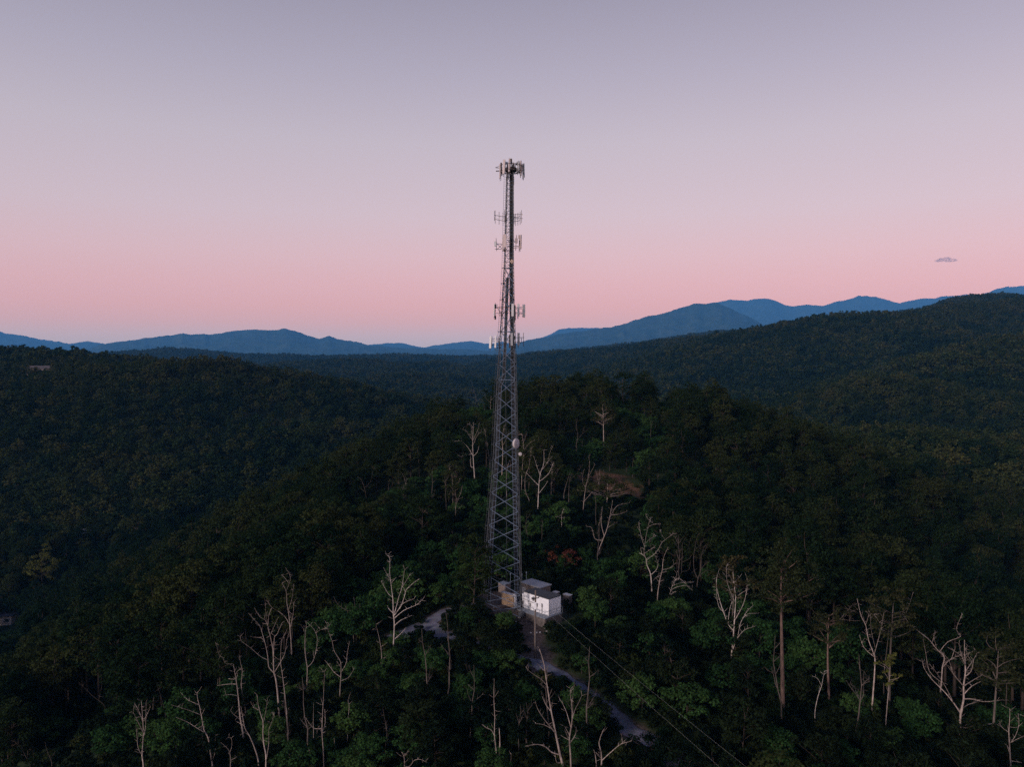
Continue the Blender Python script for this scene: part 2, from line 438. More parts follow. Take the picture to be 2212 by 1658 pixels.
M_LEAF_YELLOW = mat_leaf('yellow_green_leaves', (0.085, 0.088, 0.022), (0.10, 0.10, 0.025), (0.11, 0.095, 0.022))
M_LEAF_RUST = mat_leaf('rust_leaves', (0.10, 0.034, 0.022), (0.115, 0.04, 0.025), (0.09, 0.036, 0.024))
M_NEEDLE = mat_leaf('pine_needles', (0.024, 0.032, 0.014), (0.036, 0.037, 0.016), (0.050, 0.043, 0.019))
M_BARK = mat_bark('brown_bark', (0.025, 0.018, 0.014), (0.075, 0.052, 0.042))
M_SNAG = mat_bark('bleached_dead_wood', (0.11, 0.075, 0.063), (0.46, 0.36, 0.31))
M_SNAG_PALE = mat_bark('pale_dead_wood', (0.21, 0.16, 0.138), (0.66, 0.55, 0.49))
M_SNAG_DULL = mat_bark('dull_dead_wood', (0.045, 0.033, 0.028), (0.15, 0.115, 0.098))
M_STEEL = mat_plain('galvanised_steel', (0.15, 0.185, 0.25), 0.55, 0.3, 0.25, 1.2)
M_STEEL_DARK = mat_plain('weathered_dark_steel', (0.052, 0.034, 0.030), 0.6, 0.2, 0.3, 1.0)
M_CABLE = mat_plain('black_cable_jacket', (0.012, 0.010, 0.010), 0.6, 0, 0.3, 2.0)
M_PANEL = mat_plain('antenna_radome', (0.60, 0.55, 0.545), 0.5, 0, 0.06, 2.0)
M_PANEL_PINK_LIT = mat_plain('antenna_radome_pink_lit', (0.50, 0.38, 0.36), 0.5, 0, 0.08, 2.0)  # pink evening light on the antennas put into the radome colour
M_PANEL_GREY = mat_plain('antenna_radome_grey', (0.36, 0.34, 0.345), 0.5, 0, 0.1, 2.0)
M_WHITE = mat_plain('white_shed_paint', (0.78, 0.76, 0.78), 0.5, 0, 0.05, 1.3)
M_MEMBRANE = mat_plain('black_roof_membrane', (0.022, 0.024, 0.028), 0.7, 0, 0.35, 2.0)
M_ROOF_GREY = mat_plain('grey_shingle_roof', (0.24, 0.24, 0.26), 0.8, 0, 0.35, 7.0, bump=0.3)
M_TAN = mat_plain('tan_cabinet_wall', (0.42, 0.27, 0.16), 0.7, 0, 0.2, 3.0)
M_BROWN = mat_plain('brown_cabinet_wall', (0.16, 0.12, 0.105), 0.8, 0, 0.25, 4.0)
M_BLOCK = mat_plain('stained_block_wall', (0.10, 0.08, 0.072), 0.9, 0, 0.45, 2.5, bump=0.4)
M_DECK = mat_plain('grey_blue_deck', (0.17, 0.19, 0.22), 0.6, 0.1, 0.3, 3.0)
M_BOX = mat_plain('grey_meter_box', (0.20, 0.19, 0.19), 0.5, 0.2, 0.2, 4.0)
M_ROCK = mat_plain('pale_rock', (0.34, 0.32, 0.33), 0.9, 0, 0.4, 4.0, bump=0.5)
M_POLE = mat_bark('pole_timber', (0.10, 0.07, 0.055), (0.24, 0.18, 0.15), 9)
M_GLASS = mat_plain('window_glass', (0.05, 0.06, 0.07), 0.15, 0, 0.1, 2.0)
# ------------------------------------------------------------------ dead standing trees, each with its own forking
CROPS = {'a': (277.0, 1163.6, 0.3006), 'b': (0.0, 1108.2, 0.33316), 'c': (831.2, 1219.0, 0.2755), 'd': (1329.8, 1052.8, 0.3988), 'e': (737.0, 720.3, 0.3342), 'f': (1662.3, 1135.9, 0.31481), 'g': (1219.0, 969.7, 0.23394)}
SNAGS = []
def snag(crop, label, r0, trunk, branches, mat=None, **kw): SNAGS.append((crop, label, r0, trunk, branches, mat, kw))
# --- lower left
snag('a', 'largest bleached snag at lower left, wide fan of upswept branches', 0.24, [(1085, 1270), (1075, 1130), (1060, 1010), (1048, 970), (1045, 900), (1040, 800), (1020, 700), (1005, 640), (1010, 560), (1030, 505)],
     [[(1048, 970), (1010, 925), (1003, 850), (985, 760), (965, 690), (945, 630), (900, 580), (865, 540)], [(1000, 890), (950, 850), (880, 790), (815, 740), (805, 710)], [(1045, 860), (1050, 720), (1070, 690), (1105, 610)], [(1040, 700), (1055, 620), (1080, 565)],
      [(1010, 640), (985, 590), (950, 570), (925, 535)], [(985, 770), (960, 720), (900, 712)], [(1005, 640), (990, 560), (985, 480)], [(1048, 960), (1090, 900), (1125, 830), (1140, 740), (1155, 680)]])
snag('a', 'slim crooked snag close beside the largest lower left snag, on its right', 0.15, [(1150, 1450), (1140, 1280), (1125, 1120), (1105, 960), (1095, 880), (1100, 760), (1115, 710)], [[(1125, 1060), (1140, 1045)], [(1120, 1125), (1095, 1110)]])
snag('a', 'tall snag with twisted top standing behind the largest lower left snag', 0.19, [(1175, 800), (1165, 680), (1160, 600), (1150, 520), (1140, 460), (1135, 380), (1105, 325)],
     [[(1160, 620), (1130, 570), (1085, 530), (1035, 500), (995, 450)], [(1150, 510), (1175, 440), (1185, 370), (1190, 330)], [(1160, 640), (1185, 550), (1190, 460)], [(1140, 380), (1165, 300), (1155, 250), (1140, 230)], [(1145, 330), (1120, 280), (1100, 265)], [(1165, 290), (1178, 270)]])
snag('a', 'wishbone shaped snag with two long bare arms, left of the gravel turning place', 0.15, [(1285, 1040), (1287, 930), (1280, 890), (1270, 800), (1272, 700), (1280, 620), (1270, 595)],
     [[(1287, 930), (1325, 890), (1345, 830), (1357, 760), (1355, 700), (1330, 650), (1300, 620)], [(1355, 700), (1380, 660), (1430, 650)], [(1335, 650), (1340, 605)], [(1272, 720), (1258, 650)], [(1310, 880), (1330, 830)]])
snag('a', 'snag with low side arms and S-bent leader, right of the wishbone snag', 0.14, [(1523, 1080), (1528, 1000), (1528, 900), (1510, 860), (1480, 810), (1465, 740), (1445, 690), (1432, 640), (1442, 612)],
     [[(1528, 960), (1565, 900), (1575, 820), (1592, 740)], [(1520, 985), (1480, 965), (1440, 910), (1412, 878)], [(1525, 1030), (1580, 1005), (1605, 970), (1620, 950)], [(1520, 915), (1498, 885)]])
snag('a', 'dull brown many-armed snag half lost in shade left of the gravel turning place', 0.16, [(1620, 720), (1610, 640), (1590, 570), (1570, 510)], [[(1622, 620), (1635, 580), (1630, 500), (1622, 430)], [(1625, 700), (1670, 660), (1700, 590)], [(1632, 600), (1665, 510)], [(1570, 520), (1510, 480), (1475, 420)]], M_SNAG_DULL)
snag('a', 'big pale snag with long branches fanning right over the gravel turning place', 0.22, [(1905, 790), (1910, 700), (1912, 600), (1905, 540), (1903, 450), (1895, 380), (1885, 300), (1878, 230), (1880, 150), (1862, 118)],
     [[(1915, 560), (1930, 480), (1945, 420), (1965, 360), (1985, 230)], [(1920, 560), (1960, 490), (1990, 400), (2000, 370), (2040, 330), (2095, 290)], [(1960, 370), (1990, 320), (2030, 250)], [(1915, 575), (1980, 520), (2050, 490), (2085, 470), (2118, 437)], [(1935, 540), (1975, 470), (2055, 435)],
      [(1900, 430), (1870, 400), (1840, 350), (1817, 308)], [(1893, 330), (1925, 280)], [(1885, 290), (1860, 260), (1835, 210)], [(1905, 530), (1875, 510), (1862, 485)], [(1910, 740), (1955, 690), (2000, 645)], [(1915, 640), (1960, 590), (2035, 557)]], M_SNAG_PALE)
snag('a', 'short thick broken snag just left of the big pale fanning snag', 0.15, [(1818, 905), (1822, 850), (1815, 780), (1800, 700), (1785, 640), (1780, 615)], [[(1820, 885), (1855, 850), (1877, 815)]])
snag('a', 'heavy snag with zigzag top and stubs reaching left, left of the largest lower left snag', 0.24, [(825, 1400), (805, 1290), (795, 1180), (780, 1050), (765, 960), (755, 905)],
     [[(755, 915), (700, 900), (680, 860), (655, 840), (640, 790), (628, 750)], [(765, 980), (790, 950), (828, 940)], [(775, 1050), (720, 1050), (640, 1060)], [(768, 1020), (720, 1012)], [(795, 1130), (740, 1125), (690, 1130)]])
snag('a', 'straight snag with few stubs just behind the heavy zigzag snag', 0.17, [(845, 1250), (825, 1150), (812, 1050), (820, 960), (808, 900), (797, 840)], [[(815, 1045), (845, 1040)]])
snag('a', 'leaning snag in the near shade below the heavy zigzag snag', 0.18, [(935, 1600), (905, 1500), (870, 1420), (840, 1370), (825, 1300), (810, 1210)], [[(825, 1350), (780, 1320)], [(820, 1310), (760, 1270), (735, 1240)]])
snag('a', 'double-stemmed snag with four upright prongs at the bottom, left of the thin poles', 0.19, [(990, 1640), (990, 1560), (975, 1480), (968, 1400), (970, 1330), (950, 1260), (935, 1200), (925, 1125)], [[(965, 1340), (990, 1240), (1000, 1150)], [(945, 1250), (905, 1220), (878, 1175)], [(990, 1600), (1010, 1480), (1010, 1380), (1030, 1330), (1048, 1255)]])
snag('a', 'leaning snag with long low limbs trailing left near the bottom edge', 0.2, [(605, 1640), (600, 1600), (590, 1540), (575, 1440), (545, 1380), (530, 1300), (515, 1220), (500, 1160), (495, 1115)],
     [[(600, 1600), (625, 1540), (625, 1420)], [(515, 1270), (440, 1240), (380, 1220), (310, 1200)], [(505, 1210), (440, 1170), (403, 1140)], [(560, 1410), (500, 1370), (420, 1320), (345, 1290)]])
snag('a', 'brush-topped snag with clustered upright branches, leftmost of the bright snags', 0.2, [(110, 1640), (100, 1560), (105, 1480), (110, 1400), (105, 1320), (100, 1240), (93, 1170)], [[(98, 1550), (70, 1500), (60, 1370)], [(105, 1330), (80, 1250), (45, 1185)], [(108, 1450), (125, 1350), (128, 1180)], [(110, 1320), (140, 1260), (160, 1210)], [(105, 1400), (70, 1320), (35, 1250)]])
snag('a', 'slender upright snag with one long low arm, lower left of the track', 0.13, [(1405, 1600), (1400, 1500), (1393, 1400), (1395, 1300), (1400, 1200), (1405, 1100), (1410, 960)], [[(1398, 1400), (1415, 1330), (1412, 1230)], [(1393, 1370), (1340, 1370), (1300, 1330), (1275, 1290)], [(1393, 1350), (1375, 1300)]])
snag('a', 'bare thin pole of a dead tree beside the slender snag with one low arm', 0.09, [(1332, 1430), (1330, 1300), (1332, 1185)], [], twigs=0.2)
snag('a', 'small wavy dead stem right of the slender snag with one low arm', 0.09, [(1577, 1380), (1580, 1300), (1588, 1210), (1580, 1170), (1597, 1110)], [], twigs=0.4)
snag('a', 'small hooked snag at the bottom edge left of the double-stemmed snag', 0.13, [(735, 1640), (735, 1580), (725, 1530), (690, 1490), (665, 1470)], [[(728, 1530), (745, 1490), (740, 1440), (715, 1435)], [(738, 1600), (780, 1575)]])
snag('a', 'thin straight dead stem right under the snag with trailing limbs', 0.08, [(540, 1640), (538, 1540), (535, 1430)], [], M_SNAG_DULL, twigs=0.3)
snag('a', 'short pale stump splinter right of the slender snag', 0.13, [(1485, 1500), (1482, 1470), (1480, 1440)], [], twigs=0)
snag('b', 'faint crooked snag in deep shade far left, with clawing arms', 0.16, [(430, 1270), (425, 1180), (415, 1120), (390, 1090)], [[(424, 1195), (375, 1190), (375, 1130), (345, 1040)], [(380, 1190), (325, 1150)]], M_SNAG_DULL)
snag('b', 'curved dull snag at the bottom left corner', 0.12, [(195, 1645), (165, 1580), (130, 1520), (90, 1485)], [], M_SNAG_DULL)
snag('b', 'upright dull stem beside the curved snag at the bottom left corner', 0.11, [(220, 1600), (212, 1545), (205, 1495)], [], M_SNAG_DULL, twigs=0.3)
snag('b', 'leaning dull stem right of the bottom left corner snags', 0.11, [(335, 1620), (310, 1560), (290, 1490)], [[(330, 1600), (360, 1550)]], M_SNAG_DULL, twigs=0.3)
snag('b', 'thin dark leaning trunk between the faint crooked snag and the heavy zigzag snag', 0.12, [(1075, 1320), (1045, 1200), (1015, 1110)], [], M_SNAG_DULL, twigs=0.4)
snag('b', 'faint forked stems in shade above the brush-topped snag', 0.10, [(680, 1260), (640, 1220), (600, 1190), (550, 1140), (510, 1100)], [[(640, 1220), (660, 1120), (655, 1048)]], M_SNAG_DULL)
# --- bottom centre
snag('c', 'tallest snag at bottom centre, leaning over the gravel track', 0.26, [(1395, 1590), (1375, 1500), (1350, 1380), (1320, 1230), (1300, 1130), (1280, 1000), (1262, 880), (1245, 770), (1212, 668)],
     [[(1272, 965), (1230, 910), (1170, 870), (1125, 835), (1105, 808)], [(1257, 850), (1230, 820), (1208, 790)], [(1335, 1340), (1300, 1280), (1250, 1220), (1200, 1140), (1180, 1080)], [(1305, 1290), (1250, 1265), (1180, 1252)], [(1375, 1500), (1310, 1480), (1265, 1440), (1200, 1418), (1100, 1432)], [(1305, 1150), (1260, 1100), (1235, 1040)], [(1380, 1570), (1350, 1560), (1335, 1500)]])
snag('c', 'many-pronged snag just right of the tallest bottom centre snag', 0.2, [(1460, 1590), (1455, 1480), (1448, 1380), (1460, 1290), (1470, 1200), (1465, 1100), (1455, 1000), (1478, 960)],
     [[(1455, 1290), (1430, 1180), (1405, 1120), (1385, 1080), (1370, 1065)], [(1468, 1240), (1490, 1150), (1520, 1090), (1545, 1035)], [(1450, 1350), (1412, 1280)], [(1453, 1420), (1495, 1340), (1500, 1280)], [(1450, 1400), (1400, 1360)]])
snag('c', 'thick splintered stub with broken top at bottom centre', 0.30, [(895, 1590), (897, 1500), (903, 1400), (897, 1290)], [], twigs=0.1)
snag('c', 'thin wavy snag rising behind the splintered stub', 0.13, [(868, 1590), (875, 1480), (860, 1350), (862, 1200), (855, 1050), (858, 900)], [[(858, 1350), (835, 1305), (800, 1290), (765, 1262)]])
snag('c', 'low forked snag with long arm to the right, bottom edge below the track', 0.22, [(1700, 1590), (1700, 1530), (1695, 1470), (1680, 1400), (1715, 1300)], [[(1702, 1550), (1750, 1500), (1830, 1430), (1880, 1405), (1930, 1395)], [(1860, 1410), (1895, 1375)], [(1870, 1405), (1860, 1360)]])
snag('c', 'splintered stump beside the low forked snag', 0.2, [(1660, 1590), (1650, 1500), (1638, 1460)], [], twigs=0.1)
snag('c', 'little broken stem right of the splintered stub', 0.08, [(985, 1590), (990, 1530), (990, 1485)], [], twigs=0.2)
snag('c', 'broken snag with drooping arm at the bottom edge left of centre', 0.18, [(155, 1590), (152, 1520), (135, 1480)], [[(158, 1590), (195, 1590), (230, 1545), (275, 1535), (330, 1558)], [(155, 1530), (190, 1455)]])
# --- right
snag('g', 'white twin-stemmed snag on the right slope, curved like horns', 0.24, [(808, 1290), (800, 1190), (790, 1140), (760, 1070), (755, 1020), (730, 985), (690, 965)],
     [[(802, 1170), (850, 1120), (865, 1060), (835, 985)], [(762, 1040), (800, 1000), (840, 970), (880, 910), (900, 870), (935, 840), (1005, 790)], [(930, 845), (905, 810), (886, 752)], [(755, 1010), (735, 950), (745, 880), (760, 780), (785, 680), (800, 645)], [(738, 900), (715, 830), (700, 760), (686, 688)], [(748, 870), (800, 830), (858, 803)], [(775, 730), (800, 710), (890, 692)], [(795, 660), (765, 640), (752, 600)], [(770, 970), (800, 930), (840, 900)]], M_SNAG_PALE)
snag('g', 'orange-tinged leaning snag right of the white twin-stemmed snag', 0.2, [(860, 1390), (868, 1300), (885, 1200), (905, 1120), (912, 1030), (935, 960), (962, 910)], [[(900, 1130), (960, 1110), (1000, 1085), (1030, 1055)], [(890, 1180), (850, 1190), (820, 1220)], [(905, 1140), (948, 1138)], [(880, 1230), (920, 1210)]])
snag('g', 'grey thicket-like snag with fine upright branches behind the orange-tinged snag', 0.15, [(1225, 1280), (1235, 1200), (1255, 1140), (1262, 1060), (1270, 960), (1310, 880)],
     [[(1258, 1120), (1300, 1070), (1345, 1040)], [(1262, 1070), (1240, 960), (1260, 880)], [(1268, 1000), (1300, 940), (1330, 870)], [(1245, 1170), (1310, 1130), (1370, 1130)], [(1230, 1200), (1200, 1130), (1195, 1000), (1215, 860), (1228, 810)]], M_SNAG_DULL)
snag('g', 'slim greyish snag with long rising arm, between white and thicket snags', 0.15, [(1080, 1180), (1085, 1050), (1090, 960), (1090, 880), (1128, 812)], [[(1090, 1060), (1150, 1020), (1200, 950), (1270, 870), (1290, 795)], [(1090, 1150), (1150, 1120), (1165, 1040)], [(1088, 1000), (1050, 920), (1000, 840)], [(1170, 990), (1150, 900), (1170, 830)]], M_SNAG_DULL)
snag('g', 'low bleached bushy snag with drooping fan, below the thicket-like snag', 0.09, [(960, 1390), (975, 1340), (1000, 1300), (1060, 1275), (1130, 1270), (1175, 1305)], [[(975, 1340), (1010, 1240), (1060, 1200), (1130, 1260)], [(965, 1360), (1010, 1330), (1070, 1325)], [(1000, 1190), (1040, 1150), (1048, 1130)], [(990, 1250), (1080, 1240), (1200, 1238)], [(960, 1270), (1000, 1230), (1060, 1210)]], M_SNAG_PALE)
snag('d', 'big pale multi-stemmed snag with candelabra branches, left of the tall pine', 0.22, [(630, 895), (640, 780), (645, 700), (650, 600), (640, 520), (635, 450)],
     [[(645, 720), (690, 640), (710, 560), (712, 495)], [(648, 620), (605, 520), (600, 430)], [(635, 880), (660, 820), (700, 775), (743, 760)], [(640, 800), (680, 730), (715, 690), (775, 685)], [(690, 720), (715, 670), (745, 645)], [(635, 790), (610, 745), (585, 680), (560, 600), (545, 520), (560, 450)], [(615, 745), (615, 680), (630, 620)], [(600, 690), (560, 650), (548, 590), (545, 500)], [(650, 600), (690, 570), (715, 560)], [(642, 530), (670, 490), (685, 470)]], M_SNAG_PALE)
snag('d', 'spiky yellowish dead top right of the tall pine', 0.17, [(1045, 700), (1050, 650), (1075, 590), (1080, 510), (1095, 458)], [[(1085, 520), (1110, 500), (1138, 492)], [(1075, 600), (1110, 570)], [(1052, 650), (1080, 630)], [(1080, 590), (1120, 595)]])
snag('d', 'tall forked snag with wide V of bare limbs in the right foreground', 0.2, [(1390, 1190), (1400, 1050), (1405, 950), (1400, 910), (1370, 830), (1355, 750), (1330, 700), (1308, 605)], [[(1405, 900), (1430, 800), (1445, 730), (1455, 670)], [(1400, 910), (1345, 870), (1320, 800)], [(1405, 880), (1385, 780), (1380, 690)], [(1355, 740), (1372, 690)], [(1440, 750), (1400, 690)]])
snag('d', 'small white curving snag below the pines in the right foreground', 0.1, [(1080, 1220), (1095, 1140), (1115, 1080), (1125, 1030), (1130, 1000)], [[(1112, 1080), (1095, 1040), (1065, 1025)]], M_SNAG_PALE, twigs=0.4)
snag('d', 'huge sprawling snag with tangled limbs at lower right', 0.33, [(1868, 1385), (1865, 1290), (1870, 1230), (1885, 1150), (1885, 1080), (1895, 1000), (1890, 900), (1890, 830)],
     [[(1868, 1230), (1830, 1170), (1780, 1110), (1710, 1040), (1670, 980), (1665, 950)], [(1885, 1160), (1930, 1150), (2000, 1165), (2090, 1155)], [(1890, 1090), (1950, 1040), (2000, 1010), (2035, 970)], [(1886, 1080), (1850, 1040), (1820, 1000), (1790, 960)], [(1893, 1000), (1930, 950), (1960, 900)], [(1872, 1215), (1910, 1180), (1970, 1165)],
      [(1892, 920), (1850, 900), (1800, 870)], [(1888, 1030), (1925, 1000), (1940, 940)], [(1892, 960), (1870, 900), (1860, 850)], [(1868, 1320), (1900, 1306), (1960, 1300), (2030, 1285), (2095, 1285)], [(1840, 1185), (1790, 1090), (1740, 1010), (1700, 960)], [(1888, 1120), (1930, 1080), (1990, 1050)], [(1820, 1000), (1805, 940), (1770, 900)], [(1930, 950), (1900, 900), (1905, 860)]])
snag('d', 'reddish bent snag with long arching limb behind the sprawling snag', 0.2, [(1760, 1110), (1765, 1060), (1770, 980), (1780, 920), (1740, 880), (1700, 830), (1650, 790), (1590, 740), (1560, 690)],
     [[(1775, 985), (1820, 930), (1890, 910), (1950, 885)], [(1755, 885), (1800, 840), (1870, 810), (1845, 770), (1878, 690)], [(1770, 1050), (1700, 1000), (1680, 900), (1665, 820)], [(1730, 870), (1720, 800)], [(1820, 930), (1840, 870)], [(1700, 830), (1735, 780)], [(1560, 690), (1590, 640), (1612, 570)]])
snag('d', 'bare knobbly snag cut by the right edge at the bottom', 0.2, [(2140, 1517), (2135, 1420), (2130, 1330), (2135, 1250), (2135, 1200)], [[(2135, 1400), (2170, 1370), (2212, 1350)], [(2131, 1340), (2100, 1310), (2080, 1285)], [(2138, 1450), (2120, 1400)], [(2150, 1385), (2170, 1340), (2185, 1280), (2180, 1230)], [(2140, 1470), (2200, 1495)]])
snag('d', 'grey half-dead tree with sparse arms near the right edge', 0.17, [(2115, 1190), (2118, 1060), (2105, 950), (2100, 880)], [[(2117, 1060), (2150, 1020), (2200, 970)], [(2103, 900), (2080, 860), (2030, 830)], [(2105, 900), (2140, 860), (2200, 830)]], M_SNAG_DULL)
snag('d', 'thin dark stem left of the wide V snag', 0.1, [(1340, 1190), (1342, 1080), (1345, 1000)], [], M_SNAG_DULL, twigs=0.6)
snag('d', 'broken straight stem under the yellow-green sapling', 0.12, [(1452, 1120), (1455, 1000), (1475, 830), (1485, 700)], [[(1520, 800), (1535, 760), (1550, 735)]], M_SNAG_DULL, twigs=0.4)
snag('d', 'little slanting snag with crossing twigs at upper right of the pines', 0.1, [(1205, 735), (1240, 690), (1270, 655), (1292, 628)], [[(1225, 730), (1290, 725), (1325, 725)], [(1240, 690), (1310, 665)]], twigs=1.5)
# --- behind the tower
snag('e', 'brightest snag left of the tower, tall with many broken limbs', 0.26, [(862, 930), (855, 830), (850, 730), (852, 640), (855, 575)], [[(850, 780), (820, 740), (775, 700), (730, 700)], [(848, 700), (815, 640), (785, 620)], [(853, 720), (880, 660), (905, 640)], [(851, 680), (840, 600), (815, 590)], [(852, 690), (885, 620), (890, 590)], [(850, 880), (838, 860), (838, 760)], [(850, 775), (800, 790), (770, 800)], [(853, 800), (880, 770), (890, 730)]], M_SNAG_PALE)
snag('e', 'pale pronged snag on the green thicket left of the tower', 0.17, [(722, 1100), (722, 1000), (715, 920), (700, 880), (698, 848)], [[(720, 960), (740, 900), (742, 840)], [(722, 1010), (755, 970), (768, 940)], [(718, 930), (725, 860)]])
snag('e', 'low side-armed snag just below the pale pronged snag', 0.15, [(738, 1220), (740, 1130), (745, 1070), (735, 1020)], [[(742, 1100), (765, 1070), (788, 1065)], [(745, 1080), (770, 1040), (785, 985)], [(740, 1160), (775, 1120)]])
snag('e', 'feathery dead top standing on the ridge crest left of the tower', 0.18, [(870, 480), (872, 430), (865, 390), (850, 340), (835, 300)], [[(871, 420), (890, 390), (900, 340)], [(868, 420), (815, 410)], [(870, 440), (905, 425)], [(865, 390), (835, 355)]], off=5, twigs=2)
snag('e', 'small forked snag between the crest top and the tower', 0.13, [(967, 500), (965, 450), (970, 405)], [[(965, 450), (945, 430), (930, 405)], [(968, 440), (985, 420)]], off=5)
snag('e', 'short orange stub beside the small forked snag', 0.12, [(925, 490), (922, 470), (920, 448)], [], off=5, twigs=0.3)
snag('e', 'thin bowed snag close left of the tower', 0.13, [(960, 850), (955, 790), (940, 700), (930, 640), (920, 610)], [[(948, 740), (930, 700)]])
snag('e', 'brown trunk seen through the tower lattice', 0.24, [(1040, 900), (1045, 760), (1040, 680), (1055, 600)], [[(1044, 740), (1070, 680), (1085, 640)], [(1042, 760), (1020, 720)]])
snag('e', 'pale thin trunk in the middle of the tower lattice', 0.16, [(1070, 1060), (1068, 960), (1072, 880), (1090, 820)], [[(1070, 900), (1055, 850)]])
snag('e', 'clawed snag right behind the big dish', 0.2, [(1165, 1010), (1170, 880), (1180, 760), (1175, 690), (1165, 650), (1150, 660)], [[(1178, 760), (1210, 720), (1250, 690)], [(1178, 710), (1195, 660), (1195, 635)], [(1178, 780), (1215, 760), (1250, 730)], [(1175, 710), (1170, 660)]])
snag('e', 'large fan-shaped pale snag right of the tower', 0.24, [(1272, 1130), (1275, 1040), (1280, 960), (1290, 900), (1310, 840), (1310, 755)], [[(1285, 920), (1265, 860), (1245, 800)], [(1288, 910), (1330, 840), (1350, 770), (1370, 730)], [(1282, 960), (1340, 910), (1375, 830)], [(1278, 980), (1240, 950), (1195, 900)], [(1277, 1040), (1315, 990), (1335, 960)], [(1330, 850), (1360, 800)]], M_SNAG_PALE)
snag('e', 'thin curved snag between the tower and the large fan-shaped snag', 0.12, [(1215, 1080), (1190, 1020), (1190, 930), (1215, 860), (1225, 770)], [])
snag('e', 'thin straight stem right of the large fan-shaped snag', 0.12, [(1357, 1040), (1362, 940), (1365, 830)], [[(1360, 960), (1405, 880)]])
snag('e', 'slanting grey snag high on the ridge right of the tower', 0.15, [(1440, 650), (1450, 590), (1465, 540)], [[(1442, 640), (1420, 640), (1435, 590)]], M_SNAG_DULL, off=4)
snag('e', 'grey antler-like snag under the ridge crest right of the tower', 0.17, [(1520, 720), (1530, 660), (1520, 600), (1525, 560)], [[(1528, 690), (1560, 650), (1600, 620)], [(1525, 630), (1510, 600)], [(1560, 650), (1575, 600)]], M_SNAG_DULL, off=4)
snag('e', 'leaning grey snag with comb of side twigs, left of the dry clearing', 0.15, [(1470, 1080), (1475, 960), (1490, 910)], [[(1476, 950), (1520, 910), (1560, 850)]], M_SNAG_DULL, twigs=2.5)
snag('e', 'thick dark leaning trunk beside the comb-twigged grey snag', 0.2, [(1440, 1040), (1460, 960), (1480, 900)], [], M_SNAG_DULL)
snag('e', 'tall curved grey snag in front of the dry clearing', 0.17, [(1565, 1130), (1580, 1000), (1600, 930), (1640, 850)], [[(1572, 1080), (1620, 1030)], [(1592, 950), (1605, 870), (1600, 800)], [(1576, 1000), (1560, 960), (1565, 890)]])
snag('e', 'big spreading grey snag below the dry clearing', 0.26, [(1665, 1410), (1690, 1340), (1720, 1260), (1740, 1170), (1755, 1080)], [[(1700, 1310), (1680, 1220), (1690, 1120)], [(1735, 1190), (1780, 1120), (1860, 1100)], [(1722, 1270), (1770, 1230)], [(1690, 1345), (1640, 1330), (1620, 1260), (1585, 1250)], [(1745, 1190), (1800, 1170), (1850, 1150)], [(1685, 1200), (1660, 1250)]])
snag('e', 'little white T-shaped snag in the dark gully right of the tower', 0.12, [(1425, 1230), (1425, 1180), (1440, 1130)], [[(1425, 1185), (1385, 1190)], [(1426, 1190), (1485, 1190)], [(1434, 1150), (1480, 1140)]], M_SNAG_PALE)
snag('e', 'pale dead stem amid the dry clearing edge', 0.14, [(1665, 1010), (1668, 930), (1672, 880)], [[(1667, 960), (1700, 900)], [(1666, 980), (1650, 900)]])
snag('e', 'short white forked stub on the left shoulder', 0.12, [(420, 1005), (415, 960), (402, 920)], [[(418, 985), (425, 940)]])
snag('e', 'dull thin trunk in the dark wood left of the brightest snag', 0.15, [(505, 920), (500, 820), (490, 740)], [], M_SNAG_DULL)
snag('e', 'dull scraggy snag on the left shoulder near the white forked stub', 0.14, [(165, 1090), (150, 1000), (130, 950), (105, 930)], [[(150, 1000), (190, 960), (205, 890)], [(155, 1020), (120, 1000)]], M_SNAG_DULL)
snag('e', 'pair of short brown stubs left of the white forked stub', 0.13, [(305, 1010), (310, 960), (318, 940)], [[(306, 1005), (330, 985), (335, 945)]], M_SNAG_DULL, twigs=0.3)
# thin pale trunks that show among the standing trees further back: one form each
for i, (u, v0, v1, lab) in enumerate([(1845, 430, 340, 'pale straight trunk under the ridge crest at the right'), (1770, 370, 300, 'pale slim trunks among crest trees right of the tower'), (1960, 520, 470, 'dull trunk on the right end of the ridge crest'), (2070, 450, 380, 'thin trunk at the far right of the ridge crest'), (1290, 430, 360, 'thin orange trunk under the crest just right of the tower'), (1615, 510, 480, 'tiny pale stem below the ridge crest'), (2000, 660, 560, 'thin grey stem in the dark flank right of the ridge'), (1885, 840, 800, 'tiny grey stem above the dry clearing')]):
    snag('e', lab, 0.15, [(u, v0), (u + 3, (v0 + v1) / 2), (u + 1, v1)], [[(u + 2, (v0 + v1) / 2), (u + 14, v1 + 10)]], M_SNAG_DULL if i in (2, 3, 6, 7) else M_SNAG, off=5, twigs=0.6)


VIEW_BOXES = [(1046, 1248, 1352, 128), (885, 1008, 1368, 128), (1100, 1235, 1470, 112), (1320, 1375, 1575, 101), (1250, 1388, 1068, 230), (0, 44, 1362, hit(8, 1340, 2.5, 150)), (1090, 1140, 1300, 132)]
SNAG_AT = []
for (cr, lab, r0, trunk, br, mat, kw) in SNAGS:
    ox, oy, k = CROPS[cr]; D = kw.get('D') or hit(ox + trunk[0][0] * k, oy + trunk[0][1] * k, kw.get('off', 2.0), kw.get('d0', 70.0))
    SNAG_AT.append(D)
    xs = [ox + u * k for u, v in trunk]; ys = [oy + v * k for u, v in trunk]
    VIEW_BOXES.append((min(xs) - 3, max(xs) + 3, max(ys) - 2, D))
    hi = [(u, v) for b in br for (u, v) in b]
    for b in br:
        bx = [ox + u * k for u, v in b]; by = [oy + v * k for u, v in b]; VIEW_BOXES.append((min(bx), max(bx), max(by) - 1, D))
